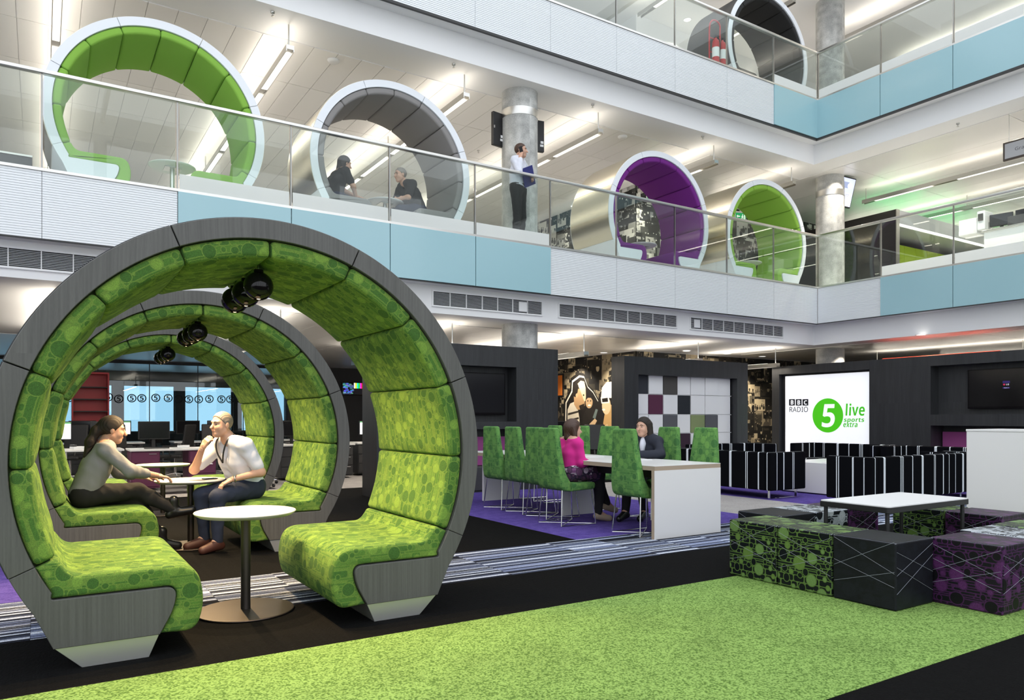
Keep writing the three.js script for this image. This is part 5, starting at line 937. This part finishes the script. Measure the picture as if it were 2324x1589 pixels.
  let l = [hc[0] - R, hc[1] - R, hc[2] - R], u = [hc[0] + R, hc[1] + R, hc[2] + R]; if (hb.length) { const [a, b] = bounds(hb, 0.03); l = l.map((v, i) => Math.min(v, a[i])); u = u.map((v, i) => Math.max(v, b[i])); }
  const vol = hair.volume ?? 0.008;
  obj('hair', surfaceNet((x, y, zz) => { const [a, b, c] = toHead(x, y, zz); let d = ell(a, b, c, -0.016, 0.034, 0, 0.096 + vol, 0.09 + vol, 0.076 + vol) * hs; d = Math.max(d, (0.774 * a - 0.634 * b - (hair.line ?? 0.012)) * hs); if (hf) d = smin(d, hf(x, y, zz), 0.03); d = Math.max(d, -(ell(a, b, c, 0.085, -0.06, 0, 0.078, 0.12, hair.face ?? 0.058)) * hs); return d + 0.0016 * Math.sin(c * 420 + b * 60); }, l, u, 0.0055 * fine), hair.mat, t);
  return { t, J, fromHead, wear };
}
const HAIR = { dark: std({ color: lin(0.016, 0.01, 0.007), roughness: 0.75 }), brown: std({ color: lin(0.055, 0.025, 0.015), roughness: 0.5 }), grey: std({ color: lin(0.2, 0.17, 0.14), roughness: 0.6 }) };
const CL = { grey: std({ color: lin(0.2, 0.205, 0.215), roughness: 0.95 }), black: std({ color: lin(0.008, 0.008, 0.009), roughness: 0.9 }), white: std({ color: lin(0.66, 0.68, 0.76), roughness: 0.9 }), jeans: std({ color: lin(0.018, 0.026, 0.055), roughness: 0.95 }), navy: std({ color: lin(0.012, 0.015, 0.028), roughness: 0.8 }), pink: std({ color: lin(0.62, 0.02, 0.24), roughness: 0.9 }), beige: std({ color: lin(0.42, 0.33, 0.24), roughness: 0.7 }), shoeBlack: std({ color: lin(0.01, 0.01, 0.01), roughness: 0.3 }), shoeBrown: std({ color: lin(0.06, 0.018, 0.012), roughness: 0.6 }), tan: std({ color: lin(0.3, 0.28, 0.26), roughness: 0.8 }), blue: std({ color: lin(0.02, 0.025, 0.16), roughness: 0.6 }) };
M.skirtPrint = std({ map: pebble(131, 256, '#241c2c', ['#b9a6b4', '#7c4a78', '#3c2a48'], ['#cbb8c6', '#5c3a58'], 0.4), roughness: 0.9 });

// woman in the middle booth, leaning over the table
person('woman in grey jumper and black trousers leaning over the booth table', [0.33, 0, -7.76], 0, { fine: 1, skin: SKIN[1], headYaw: 0.05, headPitch: -0.12,
  j: { pelvis: [0, 0.585, 0], chest: [0.1, 0.84, 0], neck: [0.165, 1.04, 0], head: [0.235, 1.17, 0], shR: [0.17, 0.985, 0.175], elR: [0.36, 0.8, 0.22], wrR: [0.6, 0.735, 0.06], shL: [0.18, 0.985, -0.175], elL: [0.3, 0.76, -0.2], wrL: [0.5, 0.72, -0.12],
    knR: [0.44, 0.6, 0.0], anR: [0.75, 0.4, 0.02], toR: [0.91, 0.39, 0.03], knL: [0.42, 0.525, -0.06], anL: [0.66, 0.1, -0.08], toL: [0.8, 0.04, -0.08] },
  hands: [{ right: true, dir: [0.95, -0.22, -0.2], palm: [-0.2, -0.98, 0], curl: 0.5 }, { right: false, dir: [0.95, -0.15, 0.2], palm: [0, -1, 0], curl: 0.5 }],
  top: CL.grey, topName: 'jumper', sleeve: 1.55, hem: -0.03, legsMat: CL.black, shoe: CL.shoeBlack, boot: 1,
  hair: { mat: HAIR.dark, volume: 0.012, bones: [[[-0.09, 0.05, 0], [-0.13, -0.02, 0], 0.03, 0.042], [[-0.13, -0.02, 0], [-0.17, -0.13, 0.01], 0.044, 0.04], [[-0.17, -0.13, 0.01], [-0.19, -0.26, 0.02], 0.04, 0.02]] } });
// man in the middle booth, chin on hand
{ const P = person('man in pale shirt and jeans, chin on hand, in the booth', [1.77, 0, -7.74], Math.PI + 0.32, { wide: 1.12, headYaw: 0.12, headPitch: 0.02,
    j: { pelvis: [0, 0.59, 0], chest: [0.12, 0.86, 0], neck: [0.21, 1.075, 0], head: [0.29, 1.215, 0], shR: [0.19, 1.01, 0.2], elR: [0.43, 0.77, 0.26], wrR: [0.43, 0.985, 0.1], shL: [0.16, 1.01, -0.21], elL: [0.05, 0.75, -0.31], wrL: [0.29, 0.69, -0.2],
      knR: [0.42, 0.53, 0.14], anR: [0.38, 0.1, 0.15], toR: [0.54, 0.035, 0.18], knL: [0.42, 0.53, -0.16], anL: [0.4, 0.1, -0.13], toL: [0.56, 0.035, -0.15] },
    hands: [{ right: true, dir: [-0.25, 0.85, -0.45], palm: [-0.85, 0.1, 0.1], curl: 1.1 }, { right: false, dir: [0.88, -0.45, 0.3], palm: [-0.35, -0.9, 0], curl: 0.55 }],
    top: CL.white, sleeve: 0.78, hem: -0.05, collar: 0.01, legsMat: CL.jeans, shoe: CL.shoeBrown, hair: { mat: HAIR.grey, volume: 0.007, line: 0.005 } });
  const J = P.J;
  obj('lanyard', [tube([[0.215, 1.12, 0.075], [0.29, 1.06, 0.085], [0.305, 0.95, 0.055], [0.275, 0.84, 0.0]], 0.008, 30), tube([[0.2, 1.12, -0.075], [0.275, 1.06, -0.085], [0.3, 0.95, -0.06], [0.275, 0.84, 0.0]], 0.008, 30)], M.black, P.t);
  const d = unit(add3(J.wrL, J.elL, -1)); const wq = new THREE.Quaternion().setFromUnitVectors(V(0, 0, 1), V(...d)); const at = mix3(J.elL, J.wrL, 0.92);
  obj('wristwatch', [new THREE.TorusGeometry(0.033, 0.007, 8, 24).applyQuaternion(wq).translate(...at), cyl(0.018, 0.018, 0.012, at[0] + 0.005, at[1] + 0.026, at[2] - 0.01, 16)], M.steel, P.t); }
{ const p = tag(obj('smartphone', rbox(-0.07, 0.07, 0, 0.009, -0.035, 0.035, 0.004), M.blackGloss), 'black phone lying on the table before the man', 'phone'); p.position.set(1.44, 0.6655, -7.93); p.rotation.y = 0.4; }
// woman in pink at the long table
person('woman in pink cardigan and printed skirt seated on a green chair', [5.4, 0, -7.22], 0, { headYaw: -0.15, headSize: 0.97, wide: 0.92,
  j: { pelvis: [0, 0.63, 0], chest: [0.0, 0.84, 0], neck: [0.04, 1.015, 0], head: [0.085, 1.14, 0], shR: [0.03, 0.97, 0.165], elR: [0.06, 0.75, 0.2], wrR: [0.27, 0.73, 0.07], shL: [0.03, 0.97, -0.165], elL: [0.07, 0.75, -0.2], wrL: [0.27, 0.74, -0.06],
    knR: [0.44, 0.6, 0.07], anR: [0.4, 0.12, 0.1], toR: [0.56, 0.035, 0.11], knL: [0.47, 0.6, -0.07], anL: [0.63, 0.21, -0.02], toL: [0.77, 0.11, -0.02] },
  hands: [{ right: true, dir: [0.8, 0.05, -0.6], palm: [0, -1, 0], curl: 0.9 }, { right: false, dir: [0.8, 0.05, 0.6], palm: [0, -1, 0], curl: 0.9 }],
  top: CL.pink, topName: 'cardigan', sleeve: 1.85, hem: -0.06, flat: 1, legsMat: CL.black, skirt: M.skirtPrint, shoe: CL.beige, hair: { mat: HAIR.brown, volume: 0.016, bones: [[[-0.03, 0.03, 0.06], [-0.02, -0.09, 0.075], 0.045, 0.035], [[-0.03, 0.03, -0.06], [-0.02, -0.09, -0.075], 0.045, 0.035], [[-0.07, 0.03, 0], [-0.075, -0.1, 0], 0.05, 0.05]] } });
// woman in a dark suit across the table
{ const P = person('woman in dark suit jacket with long hair leaning on the white table', [6.6, 0, -7.08], Math.PI + 0.35, { headYaw: -0.1, headSize: 0.98, wide: 0.95,
    j: { pelvis: [0, 0.63, 0], chest: [0.05, 0.86, 0], neck: [0.11, 1.04, 0], head: [0.16, 1.165, 0], shR: [0.1, 0.985, 0.17], elR: [0.2, 0.83, 0.26], wrR: [0.38, 0.825, 0.08], shL: [0.1, 0.985, -0.17], elL: [0.2, 0.83, -0.26], wrL: [0.39, 0.83, -0.07],
      knR: [0.4, 0.57, 0.08], anR: [0.46, 0.12, 0.09], toR: [0.6, 0.04, 0.1], knL: [0.4, 0.57, -0.08], anL: [0.3, 0.12, -0.09], toL: [0.44, 0.04, -0.1] },
    hands: [{ right: true, dir: [0.5, -0.05, -0.85], palm: [0, -1, 0], curl: 0.4 }, { right: false, dir: [0.55, -0.05, 0.85], palm: [0, -1, 0], curl: 0.4 }],
    top: CL.navy, topName: 'jacket', sleeve: 1.95, hem: -0.06, collar: 0.01, legsMat: CL.black, shoe: CL.shoeBlack, hair: { mat: HAIR.dark, volume: 0.014, face: 0.05, bones: [[[-0.035, 0.03, 0.06], [-0.035, -0.17, 0.1], 0.05, 0.035], [[-0.035, 0.03, -0.06], [-0.035, -0.17, -0.1], 0.05, 0.035], [[-0.08, 0.03, 0], [-0.1, -0.24, 0], 0.05, 0.05]] } });
  obj('blouse', surfaceNet((x, y, z) => { const e = ell(x, y, z, 0.12, 0.93, 0, 0.105, 0.13, 0.05); return Math.max(e, Math.abs(z) - (y - 0.78) * 0.25, y - 1.045); }, [-0.05, 0.75, -0.1], [0.3, 1.1, 0.1], 0.008), CL.white, P.t); }
// two people in the grey booth upstairs
person('woman with long dark hair and dark top in the grey booth', [4.02, F1, UPZ - 0.62], 0.15, { fine: 1.5, skin: SKIN[0], headPitch: -0.1,
  j: { pelvis: [0, 0.585, 0], chest: [0.05, 0.85, 0], neck: [0.13, 1.05, 0], head: [0.21, 1.18, 0], shR: [0.12, 1.0, 0.175], elR: [0.24, 0.77, 0.22], wrR: [0.36, 0.6, 0.12], shL: [0.12, 1.0, -0.175], elL: [0.3, 0.8, -0.2], wrL: [0.5, 0.72, -0.1],
    knR: [0.45, 0.53, 0.08], anR: [0.5, 0.1, 0.1], toR: [0.64, 0.04, 0.1], knL: [0.45, 0.53, -0.08], anL: [0.46, 0.1, -0.1], toL: [0.6, 0.04, -0.1] },
  hands: [{ right: true, dir: [0.7, -0.7, -0.1], palm: [-0.7, -0.7, 0], curl: 0.4 }, { right: false, dir: [1, -0.1, 0], palm: [0, -1, 0], curl: 0.4 }],
  top: CL.black, sleeve: 0.7, legsMat: CL.jeans, shoe: CL.shoeBlack, hair: { mat: HAIR.dark, volume: 0.014, bones: [[[-0.06, 0.04, 0.03], [-0.08, -0.2, 0.05], 0.055, 0.05], [[-0.06, 0.04, -0.03], [-0.08, -0.2, -0.05], 0.055, 0.05]] } });
person('grey haired man in black shirt and jeans in the grey booth', [5.52, F1, UPZ - 0.62], Math.PI + 0.1, { fine: 1.5, wide: 1.08, headPitch: -0.1,
  j: { pelvis: [0, 0.59, 0], chest: [0.13, 0.83, 0], neck: [0.26, 1.03, 0], head: [0.34, 1.15, 0], shR: [0.22, 0.97, 0.2], elR: [0.32, 0.72, 0.24], wrR: [0.36, 0.72, 0.0], shL: [0.22, 0.97, -0.2], elL: [0.32, 0.72, -0.24], wrL: [0.42, 0.72, -0.02],
    knR: [0.4, 0.53, 0.12], anR: [0.2, 0.12, 0.12], toR: [0.34, 0.04, 0.12], knL: [0.42, 0.53, -0.12], anL: [0.3, 0.12, -0.12], toL: [0.44, 0.04, -0.12] },
  hands: [{ right: true, dir: [0.3, 0, -0.95], palm: [-1, 0, 0], curl: 0.5 }, { right: false, dir: [0.2, 0, 0.95], palm: [-1, 0, 0], curl: 0.5 }],
  top: CL.black, sleeve: 0.8, legsMat: CL.jeans, shoe: CL.shoeBlack, hair: { mat: HAIR.grey, volume: 0.008, line: 0.004 } });
// man standing at the balustrade with a phone
{ const P = person('standing man in white shirt and black trousers talking on a phone', [xAt(1176, -10.83), F1, -10.83], -1.0, { fine: 1.4, wide: 1.05, headYaw: 0.25, headPitch: 0.02,
    j: { pelvis: [0, 0.98, 0], chest: [0.01, 1.26, 0], neck: [0.02, 1.5, 0], head: [0.055, 1.655, 0], shR: [0.02, 1.44, 0.19], elR: [0.14, 1.2, 0.27], wrR: [0.13, 1.46, 0.19], shL: [0.02, 1.44, -0.19], elL: [0.02, 1.16, -0.25], wrL: [0.22, 1.13, -0.08],
      knR: [0.03, 0.52, 0.1], anR: [-0.01, 0.1, 0.11], toR: [0.14, 0.035, 0.13], knL: [0.03, 0.52, -0.1], anL: [-0.01, 0.1, -0.11], toL: [0.14, 0.035, -0.13] },
    hands: [{ right: true, dir: [-0.15, 0.9, -0.45], palm: [0, 0.3, -0.95], curl: 0.7 }, { right: false, dir: [0.7, 0.05, 0.7], palm: [-0.7, 0, 0.7], curl: 0.9 }],
    top: CL.white, sleeve: 1.85, hem: 0.03, legsMat: CL.black, shoe: CL.shoeBlack, hair: { mat: HAIR.brown, volume: 0.008, line: 0.006 } });
  obj('belt', new THREE.TorusGeometry(0.168, 0.02, 8, 32).rotateX(Math.PI / 2).scale(0.78, 1, 1.08).translate(0, 1.045, 0), M.black, P.t);
  const f = thing('blue_folder', 'dark blue folder held by the standing man', 'folder', [P.t.position.x, F1, -10.83], -1.0); const o = obj('cover', rbox(-0.01, 0.01, -0.16, 0.16, -0.14, 0.14, 0.003, 1), CL.blue, f); o.position.set(0.205, 1.18, 0.02); o.rotation.set(0.5, -0.35, 0);
  const ph = thing('mobile_phone', 'small mobile phone at the ear of the standing man', 'phone', [P.t.position.x, F1, -10.83], -1.0); const b = obj('casing', rbox(-0.03, 0.03, -0.06, 0.06, -0.006, 0.006, 0.004), M.blackGloss, ph); b.position.set(0.1, 1.63, 0.1); b.rotation.set(0, 0.2, 0.25); }
renderer.render(scene, camera);
